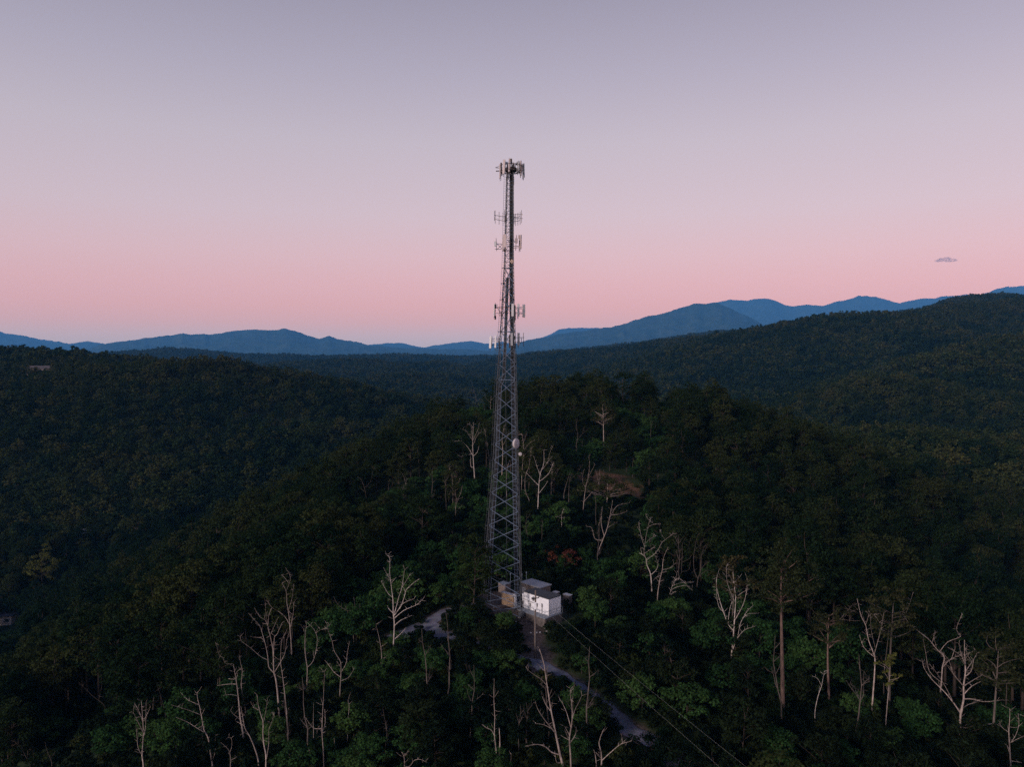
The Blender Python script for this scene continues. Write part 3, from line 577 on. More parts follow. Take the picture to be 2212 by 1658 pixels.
for (px, yb, w, D) in ((1687, 1556, 6, 104), (1790, 1506, 6, 108), (1214, 1262, 30, 158), (1918, 1460, 20, 103), (1310, 1180, 50, 215), (92, 1250, 28, hit(92, 1290, 2.0, 150))): VIEW_BOXES.append((px - w, px + w, yb, D))
# ------------------------------------------------------------------ the road's course (plan, distance ahead of the camera)
def plan(px, py):
    D = hit(px, py); p = at(px, py, D); return (p.x, D)
ROAD_A = [plan(*q) for q in ((1560, 1790), (1490, 1692), (1440, 1642), (1402, 1606), (1366, 1580), (1330, 1548), (1290, 1516), (1244, 1484), (1208, 1462), (1160, 1440), (1112, 1424))] + [(-4, 122.4), (-8.4, 125.0), (-12.4, 128.2), (-14.6, 131.6), (-13, 135.4), (-9.5, 137.6), (-5.6, 137.2)]
ROAD_B = [(-13.5, 133), (-16, 131), (-18.5, 129.3), (-20.5, 128.2)]
def smooth_poly(P, step=0.6):
    P = [Vector((p[0], p[1], 0)) for p in P]; out = []
    for i in range(len(P) - 1):
        p0, p1, p2, p3 = P[max(i - 1, 0)], P[i], P[i + 1], P[min(i + 2, len(P) - 1)]
        n = max(2, int((p2 - p1).length / step))
        for k in range(n):
            t = k / n
            out.append(0.5 * (2 * p1 + (p2 - p0) * t + (2 * p0 - 5 * p1 + 4 * p2 - p3) * t * t + (3 * p1 - p0 - 3 * p2 + p3) * t ** 3))
    out.append(P[-1]); return out
RA, RB = smooth_poly(ROAD_A), smooth_poly(ROAD_B)
RA3 = [(p.x, p.y, 0.0) for p in RA][::4] + [(RA[-1].x, RA[-1].y, 0.0)]
RB3 = [(p.x, p.y, 0.0) for p in RB][::4] + [(RB[-1].x, RB[-1].y, 0.0)]
def road_dist(x, y):
    Dv = np.asarray(y, float) - CAM.y
    a, _ = poly_dist(np.asarray(x, float), Dv, RA3); b, _ = poly_dist(np.asarray(x, float), Dv, RB3)
    return np.minimum(a, b)
def pad_dist(x, y):
    Dv = np.asarray(y, float) - CAM.y
    return np.hypot((np.asarray(x, float) - 2.0) / 9.0, (Dv - 139.0) / 8.0)
CLEAR = at(1322, 1050, hit(1322, 1050))      # the dry-grass clearing on the ridge behind
def clear_dist(x, y):
    x = np.asarray(x, float); y = np.asarray(y, float)
    return np.hypot((x - CLEAR.x) / 11.0, (y - CLEAR.y + 0.35 * (x - CLEAR.x)) / 11.5)
SCAR = at(620, 925, hit(620, 925, d0=420))
def scar_dist(x, y):
    return np.hypot((np.asarray(x, float) - SCAR.x) / 46.0, (np.asarray(y, float) - SCAR.y) / 34.0)

# ------------------------------------------------------------------ terrain sheet
def az_steps():
    a = list(np.arange(-52, 52.01, 0.13)); b = list(np.arange(53.5, 307.9, 2.2))
    return np.radians(np.array(a + b))
rads = np.concatenate([[1.0], np.arange(14, 64, 5), np.arange(64, 190, 0.85), np.geomspace(191, 460, 105), np.geomspace(466, 5200, 175), np.geomspace(5400, 28500, 28)])
AZ = az_steps(); na, nr = len(AZ), len(rads)
gx = rads[:, None] * np.sin(AZ)[None, :]; gy = CAM.y + rads[:, None] * np.cos(AZ)[None, :]
gz = height(gx, gy)
rd = road_dist(gx, gy)
gz = gz - 0.10 * np.clip((2.6 - rd) / 0.8, 0, 1)
far_w = np.clip((rads - 5200) / 4000, 0, 1)[:, None]
gz = gz * (1 - far_w) + (-70) * far_w
idx = np.arange(nr * na).reshape(nr, na); nxt = np.roll(idx, -1, axis=1)
Q = np.stack([idx[:-1], nxt[:-1], nxt[1:], idx[1:]], -1)[:, :, ::-1].reshape(-1, 4)
me = mesh_from('ground', np.stack([gx, gy, gz], -1).reshape(-1, 3), Q, smooth=True)
# what covers the soil: r = bare earth, g = dry grass, b = gravel
pdv = pad_dist(gx, gy); cdv = clear_dist(gx, gy)
nz = fbm(gx / 4, gy / 4, 4)
bank = poly_dist(gx, gy - CAM.y, [(2.5, 132.5, 0), (3.2, 126, 0), (4.5, 119.5, 0)])[0]
earth = np.maximum(np.clip((1.05 + 0.35 * nz - pdv) / 0.25, 0, 1), np.clip((2.6 + 1.6 * nz - rd) / 1.0, 0, 1))
earth = np.maximum(earth, np.clip((2.5 + 2.0 * nz - bank) / 1.2, 0, 1))
earth = np.maximum(earth, 0.45 * np.clip((0.75 + 0.9 * nz - scar_dist(gx, gy)) / 0.3, 0, 1))
dry = np.clip((1.05 + 0.55 * nz - cdv) / 0.25, 0, 1)
ca = me.color_attributes.new('cover', 'FLOAT_COLOR', 'POINT')
ca.data.foreach_set('color', np.stack([earth, dry, np.clip((2.2 - rd) / 0.6, 0, 1), np.ones_like(earth)], -1).astype(np.float32).ravel())
def mat_ground():
    m = bpy.data.materials.new('forest_soil'); n, l = nodes_of(m); b = n['Principled BSDF']
    tc = n.new('ShaderNodeTexCoord'); at_ = n.new('ShaderNodeAttribute'); at_.attribute_name = 'cover'
    sp = n.new('ShaderNodeSeparateColor'); l.new(at_.outputs['Color'], sp.inputs[0])
    def noise(s, d=6):
        k = n.new('ShaderNodeTexNoise'); k.inputs['Scale'].default_value = s; k.inputs['Detail'].default_value = d
        l.new(tc.outputs['Object'], k.inputs['Vector']); return k
    def ramp(src, a, c, p0=0.35, p1=0.65):
        r = n.new('ShaderNodeValToRGB'); r.color_ramp.elements[0].position = p0; r.color_ramp.elements[1].position = p1
        r.color_ramp.elements[0].color = a + (1,); r.color_ramp.elements[1].color = c + (1,); l.new(src.outputs['Fac'], r.inputs[0]); return r
    n1, n2, n3 = noise(0.35), noise(2.2), noise(0.02, 8)
    litter = ramp(n1, (0.016, 0.024, 0.010), (0.036, 0.046, 0.018))
    wood = ramp(n3, (0.016, 0.030, 0.014), (0.032, 0.046, 0.018))
    earth_c = ramp(n2, (0.040, 0.028, 0.024), (0.12, 0.088, 0.076))
    dry_c = ramp(n2, (0.085, 0.042, 0.024), (0.24, 0.125, 0.07))
    def mix(f, a, c):
        x = n.new('ShaderNodeMix'); x.data_type = 'RGBA'
        l.new(f, x.inputs[0]); l.new(a, x.inputs[6]); l.new(c, x.inputs[7]); return x.outputs[2]
    half = n.new('ShaderNodeMix'); half.data_type = 'RGBA'; half.inputs[0].default_value = 0.5
    l.new(litter.outputs[0], half.inputs[6]); l.new(wood.outputs[0], half.inputs[7])
    col = mix(sp.outputs[0], half.outputs[2], earth_c.outputs[0])
    col = mix(sp.outputs[1], col, dry_c.outputs[0])
    l.new(col, b.inputs['Base Color']); b.inputs['Roughness'].default_value = 0.95; b.inputs['Specular IOR Level'].default_value = 0.1
    bp = n.new('ShaderNodeBump'); bp.inputs['Strength'].default_value = 0.7; bp.inputs['Distance'].default_value = 0.15
    l.new(n2.outputs['Fac'], bp.inputs['Height']); l.new(bp.outputs[0], b.inputs['Normal'])
    return m
me.materials.append(mat_ground())
ground = bpy.data.objects.new('ground', me); C.objects.link(ground)
tag(ground, kind='structure', label='wooded hills and valley floor under the forest')

# ------------------------------------------------------------------ gravel road, laid on the ground
def mat_gravel():
    m = bpy.data.materials.new('road_gravel'); n, l = nodes_of(m); b = n['Principled BSDF']
    tc = n.new('ShaderNodeTexCoord'); a = n.new('ShaderNodeTexNoise'); a.inputs['Scale'].default_value = 0.9; a.inputs['Detail'].default_value = 8; a.inputs['Roughness'].default_value = 0.75
    v = n.new('ShaderNodeTexVoronoi'); v.inputs['Scale'].default_value = 9
    l.new(tc.outputs['Object'], a.inputs['Vector']); l.new(tc.outputs['Object'], v.inputs['Vector'])
    r = n.new('ShaderNodeValToRGB'); r.color_ramp.elements[0].position = 0.36; r.color_ramp.elements[1].position = 0.68
    r.color_ramp.elements[0].color = (0.085, 0.083, 0.105, 1); r.color_ramp.elements[1].color = (0.24, 0.235, 0.29, 1)
    mx = n.new('ShaderNodeMix'); mx.data_type = 'RGBA'; mx.blend_type = 'MULTIPLY'; mx.inputs[0].default_value = 0.5
    l.new(a.outputs['Fac'], r.inputs[0]); l.new(r.outputs[0], mx.inputs[6]); l.new(v.outputs['Color'], mx.inputs[7])
    l.new(mx.outputs[2], b.inputs['Base Color']); b.inputs['Roughness'].default_value = 0.95
    bp = n.new('ShaderNodeBump'); bp.inputs['Strength'].default_value = 0.8; bp.inputs['Distance'].default_value = 0.06
    l.new(v.outputs['Distance'], bp.inputs['Height']); l.new(bp.outputs[0], b.inputs['Normal'])
    return m
M_GRAVEL = mat_gravel()
def ribbon(name, P, w0, w1, lift, lab):
    n = len(P); V = []; K = 9
    for i, p in enumerate(P):
        t = (P[min(i + 1, n - 1)] - P[max(i - 1, 0)]).normalized(); nn = Vector((-t.y, t.x, 0))
        w = w0 + (w1 - w0) * i / (n - 1); ragged = 0.28 * math.sin(i * 0.9) + 0.22 * math.sin(i * 0.37 + 2)
        for k in range(K):
            s = -1 + 2 * k / (K - 1)
            q = p + nn * (s * (w / 2 + (ragged if s > 0 else -0.7 * ragged) * abs(s)))
            V.append((q.x, CAM.y + q.y, 0.06 - 0.10 * abs(s) ** 4))
    V = np.array(V); V[:, 2] += height(V[:, 0], V[:, 1]) + lift
    Qd = [(i * K + k, i * K + k + 1, (i + 1) * K + k + 1, (i + 1) * K + k) for i in range(n - 1) for k in range(K - 1)]
    o = bpy.data.objects.new(name, mesh_from(name, V, Qd, M_GRAVEL, True)); C.objects.link(o)
    tag(o, lab, None, None, 'structure')
ribbon('gravel_road', RA, 2.5, 3.4, 0.0, 'bluish gravel track winding up to the tower compound')
ribbon('gravel_road', RB, 6.0, 3.4, 0.02, 'gravel turning place left of the tower')

# ------------------------------------------------------------------ far mountains: each range a strip of relief with its own crest
def mat_mountain(name, a, c):
    m = bpy.data.materials.new(name); n, l = nodes_of(m); b = n['Principled BSDF']
    tc = n.new('ShaderNodeTexCoord'); k = n.new('ShaderNodeTexNoise'); k.inputs['Scale'].default_value = 0.004; k.inputs['Detail'].default_value = 9; k.inputs['Roughness'].default_value = 0.65
    l.new(tc.outputs['Object'], k.inputs['Vector'])
    r = n.new('ShaderNodeValToRGB'); r.color_ramp.elements[0].position = 0.38; r.color_ramp.elements[1].position = 0.62
    r.color_ramp.elements[0].color = a + (1,); r.color_ramp.elements[1].color = c + (1,)
    l.new(k.outputs['Fac'], r.inputs[0]); l.new(r.outputs[0], b.inputs['Base Color']); b.inputs['Roughness'].default_value = 1; b.inputs['Specular IOR Level'].default_value = 0
    return m
M_MTN = mat_mountain('far_forest_cover', (0.020, 0.034, 0.018), (0.045, 0.055, 0.03))
def mountain(lab, prof, D, front, back, relief, wav, seed, base=-90):
    px = np.array([p[0] for p in prof], float); py = np.array([p[1] for p in prof], float)
    xs = np.arange(px[0], px[-1], 1.6)
    ys = np.interp(xs, px, py)
    ker = np.array([1, 2, 3, 2, 1]) / 9.0
    ys = np.convolve(np.pad(ys, 2, mode='edge'), ker, 'valid')
    tz = np.array([at(x, y, D).z for x, y in zip(xs, ys)])
    a = (xs - 1106.0) / F
    ts = np.concatenate([np.linspace(-1, 0, 56), np.linspace(0, 1, 10)[1:]])
    V = np.zeros((len(ts), len(xs), 3))
    for i, t in enumerate(ts):
        Dd = D + (t * front if t < 0 else t * back)
        wob = fbm(a * 40 + seed, np.full_like(a, seed + 3.0), 3) * front * 0.10 * (1 - abs(t))
        Dd = Dd + wob
        X = a * (Dd if t < 0 else Dd)
        k = (1 - abs(t)); prof_k = k ** 1.15
        rn = ridged(X / wav + seed, Dd / wav - seed, 5) - 0.62
        fine = fbm(X / (wav * 0.12), Dd / (wav * 0.12), 4)
        env = np.clip(k * abs(t) * 4, 0, 1)
        z = base + (tz - base) * prof_k + relief * rn * env * np.clip((tz - base) / 300, 0.15, 1.3) + relief * 0.10 * fine * np.clip(k * 3, 0, 1) * np.clip((tz - base) / 300, 0.1, 1)
        V[i, :, 0] = X; V[i, :, 1] = CAM.y + Dd; V[i, :, 2] = z
    n1, n2 = len(ts), len(xs); ix = np.arange(n1 * n2).reshape(n1, n2)
    Qd = np.stack([ix[:-1, :-1], ix[:-1, 1:], ix[1:, 1:], ix[1:, :-1]], -1).reshape(-1, 4)
    o = bpy.data.objects.new('mountains', mesh_from('mountains', V.reshape(-1, 3), Qd, M_MTN, True)); C.objects.link(o)
    tag(o, lab, None, None, 'structure')
mountain('pale blue mountains highest on the right horizon',
         [(1380, 770), (1430, 735), (1474, 668), (1500, 661), (1545, 653), (1574, 649), (1590, 648), (1605, 649), (1622, 645), (1649, 643), (1675, 651), (1695, 658), (1714, 661), (1738, 657), (1760, 659), (1775, 661),
          (1800, 654), (1830, 647), (1851, 640), (1872, 642), (1890, 643), (1915, 650), (1940, 654), (1969, 647), (2000, 645), (2040, 641), (2080, 640), (2120, 635), (2150, 624), (2180, 619), (2212, 617), (2320, 616), (2450, 640), (2620, 650), (2700, 700)],
         24000, 6500, 3500, 420, 2600, 3.7)
mountain('pale blue mountains at the left edge of the horizon',
         [(-500, 700), (-300, 690), (-120, 700), (0, 716), (14, 720), (30, 722), (60, 727), (90, 733), (120, 738), (150, 742), (170, 741), (190, 737), (212, 741), (240, 748), (300, 760), (340, 775)],
         22500, 5500, 3500, 260, 1700, 8.1)
mountain('palest low range in the gap left of the tower',
         [(700, 775), (760, 752), (800, 745), (840, 742), (870, 741), (890, 746), (915, 751), (950, 745), (985, 741), (1000, 738), (1020, 737), (1045, 742), (1062, 743), (1085, 738), (1110, 744), (1150, 738), (1190, 722), (1208, 712), (1230, 709), (1260, 708), (1290, 709), (1330, 720), (1400, 760)],
         25500, 4500, 2500, 200, 1800, 1.3)
mountain('darker blue long ridge left of the tower',
         [(120, 778), (160, 766), (200, 752), (222, 744), (260, 738), (305, 733), (340, 728), (370, 725), (392, 720), (420, 723), (455, 722), (480, 720), (505, 715), (530, 713), (548, 711), (570, 714), (600, 713), (618, 711), (640, 716), (665, 725), (690, 732), (712, 726), (728, 733), (760, 737), (800, 746),
          (850, 751), (900, 753), (950, 755), (1000, 754), (1050, 758), (1090, 762), (1130, 772)],
         16500, 4000, 3500, 190, 1300, 5.5)
mountain('blue mountain rising right of the tower',
         [(1010, 775), (1060, 760), (1100, 747), (1140, 735), (1180, 727), (1215, 722), (1250, 716), (1290, 711), (1320, 707), (1345, 699), (1370, 692), (1400, 684), (1420, 681), (1450, 673), (1474, 664), (1500, 656), (1520, 657), (1545, 655), (1560, 661), (1585, 672), (1605, 682), (1625, 690), (1650, 705), (1700, 735), (1760, 770)],
         15500, 4800, 3500, 260, 1500, 2.2)

# ------------------------------------------------------------------ small cloud over the right-hand ridge
def make_cloud():
    D = 38000; c = at(2046, 562, D); s = D / F
    mb = MB(); r2 = random.Random(5)
    import bmesh
    bm = bmesh.new()
    for (dx, dy, rx, rz) in [(-17, -2, 9, 2.4), (-8, 1, 11, 4.0), (1, 3, 9, 4.2), (6, -1, 9, 3.0), (14, 0, 9, 3.6), (20, 0, 6, 2.6), (-24, 0, 6, 1.0)]:
        M = Matrix.Translation((c.x + dx * s, c.y + r2.uniform(-150, 150), c.z + dy * s)) @ Matrix.Diagonal((rx * s, rx * s, rz * s, 1))
        bmesh.ops.create_icosphere(bm, subdivisions=4, radius=1, matrix=M)
    me = bpy.data.meshes.new('cloud'); bm.to_mesh(me); bm.free()
    m = bpy.data.materials.new('cloud_vapour'); n, l = nodes_of(m); n.clear()
    out = n.new('ShaderNodeOutputMaterial'); pv = n.new('ShaderNodeVolumePrincipled')
    pv.inputs['Color'].default_value = (0.16, 0.12, 0.14, 1)
    tc = n.new('ShaderNodeTexCoord'); no = n.new('ShaderNodeTexNoise'); no.inputs['Scale'].default_value = 0.0045; no.inputs['Detail'].default_value = 3
    mp = n.new('ShaderNodeMapping'); mp.inputs['Scale'].default_value = (1, 1, 2.5)
    l.new(tc.outputs['Object'], mp.inputs[0]); l.new(mp.outputs[0], no.inputs['Vector'])
    mr = n.new('ShaderNodeMapRange'); mr.inputs['From Min'].default_value = 0.27; mr.inputs['From Max'].default_value = 0.75
    mr.inputs['To Min'].default_value = 0.0; mr.inputs['To Max'].default_value = 0.0035
    l.new(no.outputs['Fac'], mr.inputs['Value']); l.new(mr.outputs[0], pv.inputs['Density']); l.new(pv.outputs[0], out.inputs['Volume'])
    me.materials.append(m)
    o = bpy.data.objects.new('cloud', me); C.objects.link(o)
    tag(o, 'one small mauve wisp of cloud above the right-hand ridge', 'cloud')
make_cloud()

# ------------------------------------------------------------------ the air
def make_haze():
    m = bpy.data.materials.new('blue_haze_air'); n, l = nodes_of(m); n.clear()
    out = n.new('ShaderNodeOutputMaterial'); pv = n.new('ShaderNodeVolumePrincipled')
    pv.inputs['Color'].default_value = (0.13, 0.48, 1.0, 1); pv.inputs['Density'].default_value = HAZE_D
    pv.inputs['Anisotropy'].default_value = 0.0
    l.new(pv.outputs[0], out.inputs['Volume'])
    mb = MB(); mb.box((0, CAM.y, (HAZE_TOP - 130) / 2), (2 * HAZE_R, 2 * HAZE_R, HAZE_TOP + 130))
    o = mb.build('haze', m); tag(o, kind='stuff', label='thin blue evening haze filling the valleys')
make_haze()
# ------------------------------------------------------------------ foliage
def leaf_quads(cent, nrm, size, r, aspect=0.62):
    """leaf-shaped quads: base, side, tip, side"""
    n = len(cent)
    nrm = nrm / np.maximum(np.linalg.norm(nrm, axis=1, keepdims=True), 1e-6)
    t = r.normal(size=(n, 3)); t -= nrm * np.sum(t * nrm, 1, keepdims=True)
    t /= np.maximum(np.linalg.norm(t, axis=1, keepdims=True), 1e-6)
    b = np.cross(nrm, t); s = size[:, None]
    V = np.stack([cent - t * s * 0.5, cent + b * s * aspect * 0.5 - nrm * s * 0.08, cent + t * s * 0.5, cent - b * s * aspect * 0.5 - nrm * s * 0.08], 1)
    return V.reshape(-1, 3)
def clump_leaves(cc, cr, per, lo, hi, r, flat=0.7, up=0.9):
    """leaves spread through the clumps centred on cc with radii cr"""
    n = len(cc); N = n * per
    d = r.normal(size=(N, 3)); d /= np.linalg.norm(d, axis=1, keepdims=True)
    d[:, 2] = np.where(d[:, 2] < -0.25, -d[:, 2], d[:, 2])
    q = r.random(N) ** 0.45
    C0 = np.repeat(cc, per, 0); R0 = np.repeat(cr, per)
    p = C0 + d * (q * R0)[:, None] * np.array([1, 1, flat])
    nr = d * 0.9 + r.normal(size=(N, 3)) * 0.65 + np.array([0, 0, up])
    return leaf_quads(p, nr, r.uniform(lo, hi, N), r)
def limb(mb, a, b, r0, r1, r, bend=0.1, n=5, sides=5):
    a, b = Vector(a), Vector(b); L = (b - a).length; pts = []; rad = []
    off = Vector((r.normal(), r.normal(), r.normal() * 0.4)) * L * bend
    for i in range(n):
        t = i / (n - 1); pts.append(a.lerp(b, t) + off * math.sin(math.pi * t)); rad.append(r0 + (r1 - r0) * t)
    mb.tube(pts, rad, sides)
    return pts
def crown_points(r, n, c, rx, rz, shell=0.55, lobes=None):
    """clump centres: an uneven crown with bulges and hollows"""
    ph = r.uniform(0, 6.28, 6); out = []
    while len(out) < n:
        d = r.normal(size=3); d /= np.linalg.norm(d)
        if d[2] < -0.8: continue
        az = math.atan2(d[1], d[0])
        bulge = 1 + 0.24 * math.sin(2 * az + ph[0]) + 0.18 * math.sin(3 * az + ph[1] + 2 * d[2]) + 0.14 * math.sin(5 * az + ph[2] - 3 * d[2])
        q = shell + (1 - shell) * r.random() ** 0.6
        if r.random() < 0.12: q *= 0.6
        out.append((c[0] + d[0] * rx * bulge * q, c[1] + d[1] * rx * bulge * q, c[2] + d[2] * rz * q * (0.9 + 0.2 * math.sin(ph[3] + 4 * az))))
    return np.array(out)
def tree_shape(seed, h, rx, rz, cz, nclump, crad, per, leaf, trunk_r, sparse=False):
    """returns the trunk MB and the leaf vertex array of one broadleaf tree standing at the origin"""
    r = np.random.default_rng(seed)
    cc = crown_points(r, nclump, (r.normal() * 0.05 * rx, r.normal() * 0.05 * rx, cz), rx, rz)
    cr = r.uniform(crad * 0.7, crad * 1.3, nclump)
    V = clump_leaves(cc, cr, per, leaf[0], leaf[1], r)
    mb = MB(); top = cz + rz * 0.35
    lean = np.array([r.normal() * 0.03 * h, r.normal() * 0.03 * h])
    tp = [(lean[0] * t * t, lean[1] * t * t, -0.6 + (top + 0.6) * t) for t in np.linspace(0, 1, 7)]
    mb.tube(tp, [trunk_r * (1.25 - 1.05 * t) for t in np.linspace(0, 1, 7)], 7)
    order = r.permutation(nclump)[:min(nclump, 16)]
    for k in order:
        z0 = min(max(cz - rz * 0.75, cc[k, 2] - 0.35 * np.hypot(cc[k, 0], cc[k, 1]) - 0.15 * rz), top * 0.92)
        t = (z0 + 0.6) / (top + 0.6)
        limb(mb, (lean[0] * t * t, lean[1] * t * t, z0), cc[k], trunk_r * 0.42, trunk_r * 0.08, r, 0.08, 4, 4)
    return mb, V
def leaf_mesh(name, V, mat):
    Q = np.arange(len(V)).reshape(-1, 4)
    return mesh_from(name, V, Q, mat)
def make_kind(seed, mat, **k):
    mb, V = tree_shape(seed, **k)
    tm = bpy.data.meshes.new('trunk'); tm.from_pydata(mb.v, [], mb.f); tm.materials.append(M_BARK)
    tm.polygons.foreach_set('use_smooth', np.full(len(tm.polygons), True)); tm.update()
    return tm, leaf_mesh('crown', V, mat)
TALL = [make_kind(100 + i, M_LEAF, h=16, rx=rx, rz=rz, cz=cz, nclump=72, crad=1.35, per=62, leaf=(0.30, 0.62), trunk_r=0.24)
        for i, (rx, rz, cz) in enumerate([(4.2, 6.4, 9.4), (4.8, 5.8, 9.8), (3.6, 6.8, 9.0), (5.0, 5.6, 9.8), (4.0, 6.9, 9.0), (4.5, 6.0, 9.4)])]
YOUNG = [make_kind(200 + i, M_LEAF_YOUNG, h=6, rx=rx, rz=rz, cz=cz, nclump=40, crad=0.8, per=52, leaf=(0.22, 0.46), trunk_r=0.09)
         for i, (rx, rz, cz) in enumerate([(2.3, 2.4, 3.4), (2.7, 2.0, 3.0), (2.0, 2.9, 3.7), (2.5, 2.2, 3.2), (2.2, 2.6, 3.5), (3.0, 1.9, 2.8)])]
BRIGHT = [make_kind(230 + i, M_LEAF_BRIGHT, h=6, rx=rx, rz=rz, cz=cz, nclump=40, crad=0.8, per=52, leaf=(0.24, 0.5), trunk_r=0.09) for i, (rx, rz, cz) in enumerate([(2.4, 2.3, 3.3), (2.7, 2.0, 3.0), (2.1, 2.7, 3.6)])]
def crown_tree(name, kind, loc, s, rz_, label, cat, group=None, sz=None):
    """a tree of its own: an empty at the foot with trunk and crown under it"""
    e = bpy.data.objects.new(name, None); e.location = loc; e.rotation_euler = (0, 0, rz_); e.scale = (s, s, sz or s)
    e.empty_display_size = 0.5; C.objects.link(e); tag(e, label, cat, group)
    for nm, me_ in zip(('trunk', 'crown'), kind):
        o = bpy.data.objects.new(nm, me_); o.parent = e; C.objects.link(o)
    return e

# ------------------------------------------------------------------ where trees grow
def azimuth_horizon():
    """for each direction, the highest sight line over the ground nearer than each distance"""
    az = np.radians(np.arange(-44, 44.01, 0.25)); rr = np.concatenate([np.arange(30, 460, 3.0), np.geomspace(460, 5200, 200)])
    X = rr[:, None] * np.sin(az)[None]; Y = CAM.y + rr[:, None] * np.cos(az)[None]
    e = (height(X, Y) + 4 - CAM.z) / rr[:, None]
    return az, rr, np.maximum.accumulate(e, 0)
_az, _rr, _hor = azimuth_horizon()
def visible(x, y, ztop, margin=9.0):
    a = np.arctan2(x, y - CAM.y); d = np.hypot(x, y - CAM.y)
    i = np.clip(np.searchsorted(_az, a), 0, len(_az) - 1); j = np.clip(np.searchsorted(_rr, d - 12) - 1, 0, len(_rr) - 1)
    return (ztop + margin - CAM.z) / d >= _hor[j, i]
def scatter(d0, d1, sp, seed, jit=0.42, az=41):
    r = np.random.default_rng(seed); half = math.radians(az)
    X, Y = np.meshgrid(np.arange(-d1 * math.sin(half), d1 * math.sin(half), sp), np.arange(d0 * math.cos(half), d1, sp))
    X = X + (np.arange(X.shape[0])[:, None] % 2) * sp * 0.5
    X = X + r.uniform(-jit, jit, X.shape) * sp; Y = Y + r.uniform(-jit, jit, X.shape) * sp
    X, Y = X.ravel(), Y.ravel(); d = np.hypot(X, Y); m = (d >= d0) & (d < d1) & (np.abs(np.arctan2(X, Y)) < half)
    return X[m], Y[m] + CAM.y
def regrowth(x, y):
    """1 where the fire-killed wood has only young growth, 0 in the standing forest"""
    Dv = y - CAM.y
    a = np.hypot((x - 6) / 40.0, (Dv - 128) / 46.0)
    b = np.hypot((x + 26) / 34.0, (Dv - 88) / 36.0)
    c = np.hypot((x - 2) / 20.0, (Dv - 196) / 32.0)
    d = np.hypot((x - 42) / 26.0, (Dv - 96) / 30.0)
    m = np.minimum(np.minimum(a, b), np.minimum(c, d)) + 0.22 * fbm(x / 22, y / 22, 3)
    return m < 1.0
DECK_LINE = [(0.5, 135.0, 0), (5.0, 129.6, 0), (9.6, 133.5, 0)]
def clear_of(x, y, tree_r):
    Dv = y - CAM.y
    fx = poly_dist(x, Dv, DECK_LINE)[0]
    ok = (fx > 2.0 + tree_r) & (road_dist(x, y) > 1.5 + tree_r * 0.7) & (np.hypot((x - 2.2) / (8.6 + tree_r), (Dv - 139.5) / (6.5 + tree_r)) > 1) & (clear_dist(x, y) > 1.0) & (scar_dist(x, y) > 0.8)
    bx = poly_dist(x, Dv, [(2.5, 132.5, 0), (3.6, 124, 0), (5.0, 119.5, 0)])[0]
    # the cut kept open under the wires
    wx = poly_dist(x, Dv, [(5, 119, 0), (14, 93, 0), (29, 45, 0)])[0]
    return ok & (bx > 1.7 + tree_r * 0.6) & ((wx > 2.0) | (tree_r < 1.9))

def keep_view(x, y, z, h, rx, lo=2.2):
    """how tall a tree at each place may be so that it does not hide what stands in the open behind it"""
    px, base = proj(x, y, z); D = y - CAM.y; out = np.array(h, float)
    wpx = rx / D * F
    for (x0, x1, yb, Ds) in VIEW_BOXES:
        m = (px + wpx > x0) & (px - wpx < x1) & (D < Ds - 0.5) & (D > 20)
        if not m.any(): continue
        b = (829.0 - yb) / F; el = (-SP + b * CP) / (CP + b * SP)
        lim = CAM.z + el * D - z
        out = np.where(m, np.minimum(out, lim), out)
    return out
# ---- 1. near trees, each one of its own
nx, ny = scatter(62, 215, 3.7, 21)
reg = regrowth(nx, ny)
keep_r = np.random.default_rng(4).random(len(nx))
tall_m = (~reg) & (keep_r < 0.40)
young_m = reg & (keep_r < 0.62)
cand = []; shrunk = []
for m, kind in ((tall_m, 't'), (young_m, 'y')):
    x, y = nx[m], ny[m]
    ok = clear_of(x, y, np.full(len(x), 3.2 if kind == 't' else 1.7)); x, y = x[ok], y[ok]
    z = height(x, y)
    r = np.random.default_rng(31 if kind == 't' else 32)
    s = r.uniform(0.72, 1.12, len(x)) if kind == 't' else r.uniform(0.62, 1.35, len(x))
    hh = 16 * s if kind == 't' else 6 * s
    lim = keep_view(x, y, z, hh, (4.4 if kind == 't' else 2.3) * s)
    if kind == 'y':
        Dv = y - CAM.y                      # nothing tall right in front of the compound
        low = (x > -1.0) & (x < 13) & (Dv > 110) & (Dv < 134); s = np.where(low, np.minimum(s, 0.62), s)
    px, py = proj(x, y, z + hh); px2, py2 = proj(x, y, z)
    if kind == 't':
        sw = (lim < hh - 1.0) & (lim > 2.4)                 # young growth where a full tree would hide what the picture shows
        for i in np.nonzero(sw)[0]: shrunk.append((x[i], y[i], z[i], min(1.3, lim[i] / 6.2)))
    else:
        s = np.minimum(s, lim / 6.2); hh = 6 * s
    okh = (lim >= hh - 1.0) & (s > 0.3)
    vis = okh & visible(x, y, z + hh, 2.0) & (px > -60) & (px < 2272) & (py < 1720) & (np.hypot(x, y - CAM.y) > 66)
    for i in np.nonzero(vis)[0]:
        cand.append((hh[i] / np.hypot(x[i], y[i] - CAM.y), kind, x[i], y[i], z[i], s[i], px[i], py2[i]))
for (x, y, z, s) in shrunk:
    px, py = proj(x, y, z + 6 * s); px2, py2 = proj(x, y, z)
    if -60 < px < 2272 and py < 1720 and math.hypot(x, y - CAM.y) > 66: cand.append((6 * s / math.hypot(x, y - CAM.y), 'y', x, y, z, s, px, py2))
cand.sort(reverse=True)
near_set, rest_set = cand[:288], cand[288:]
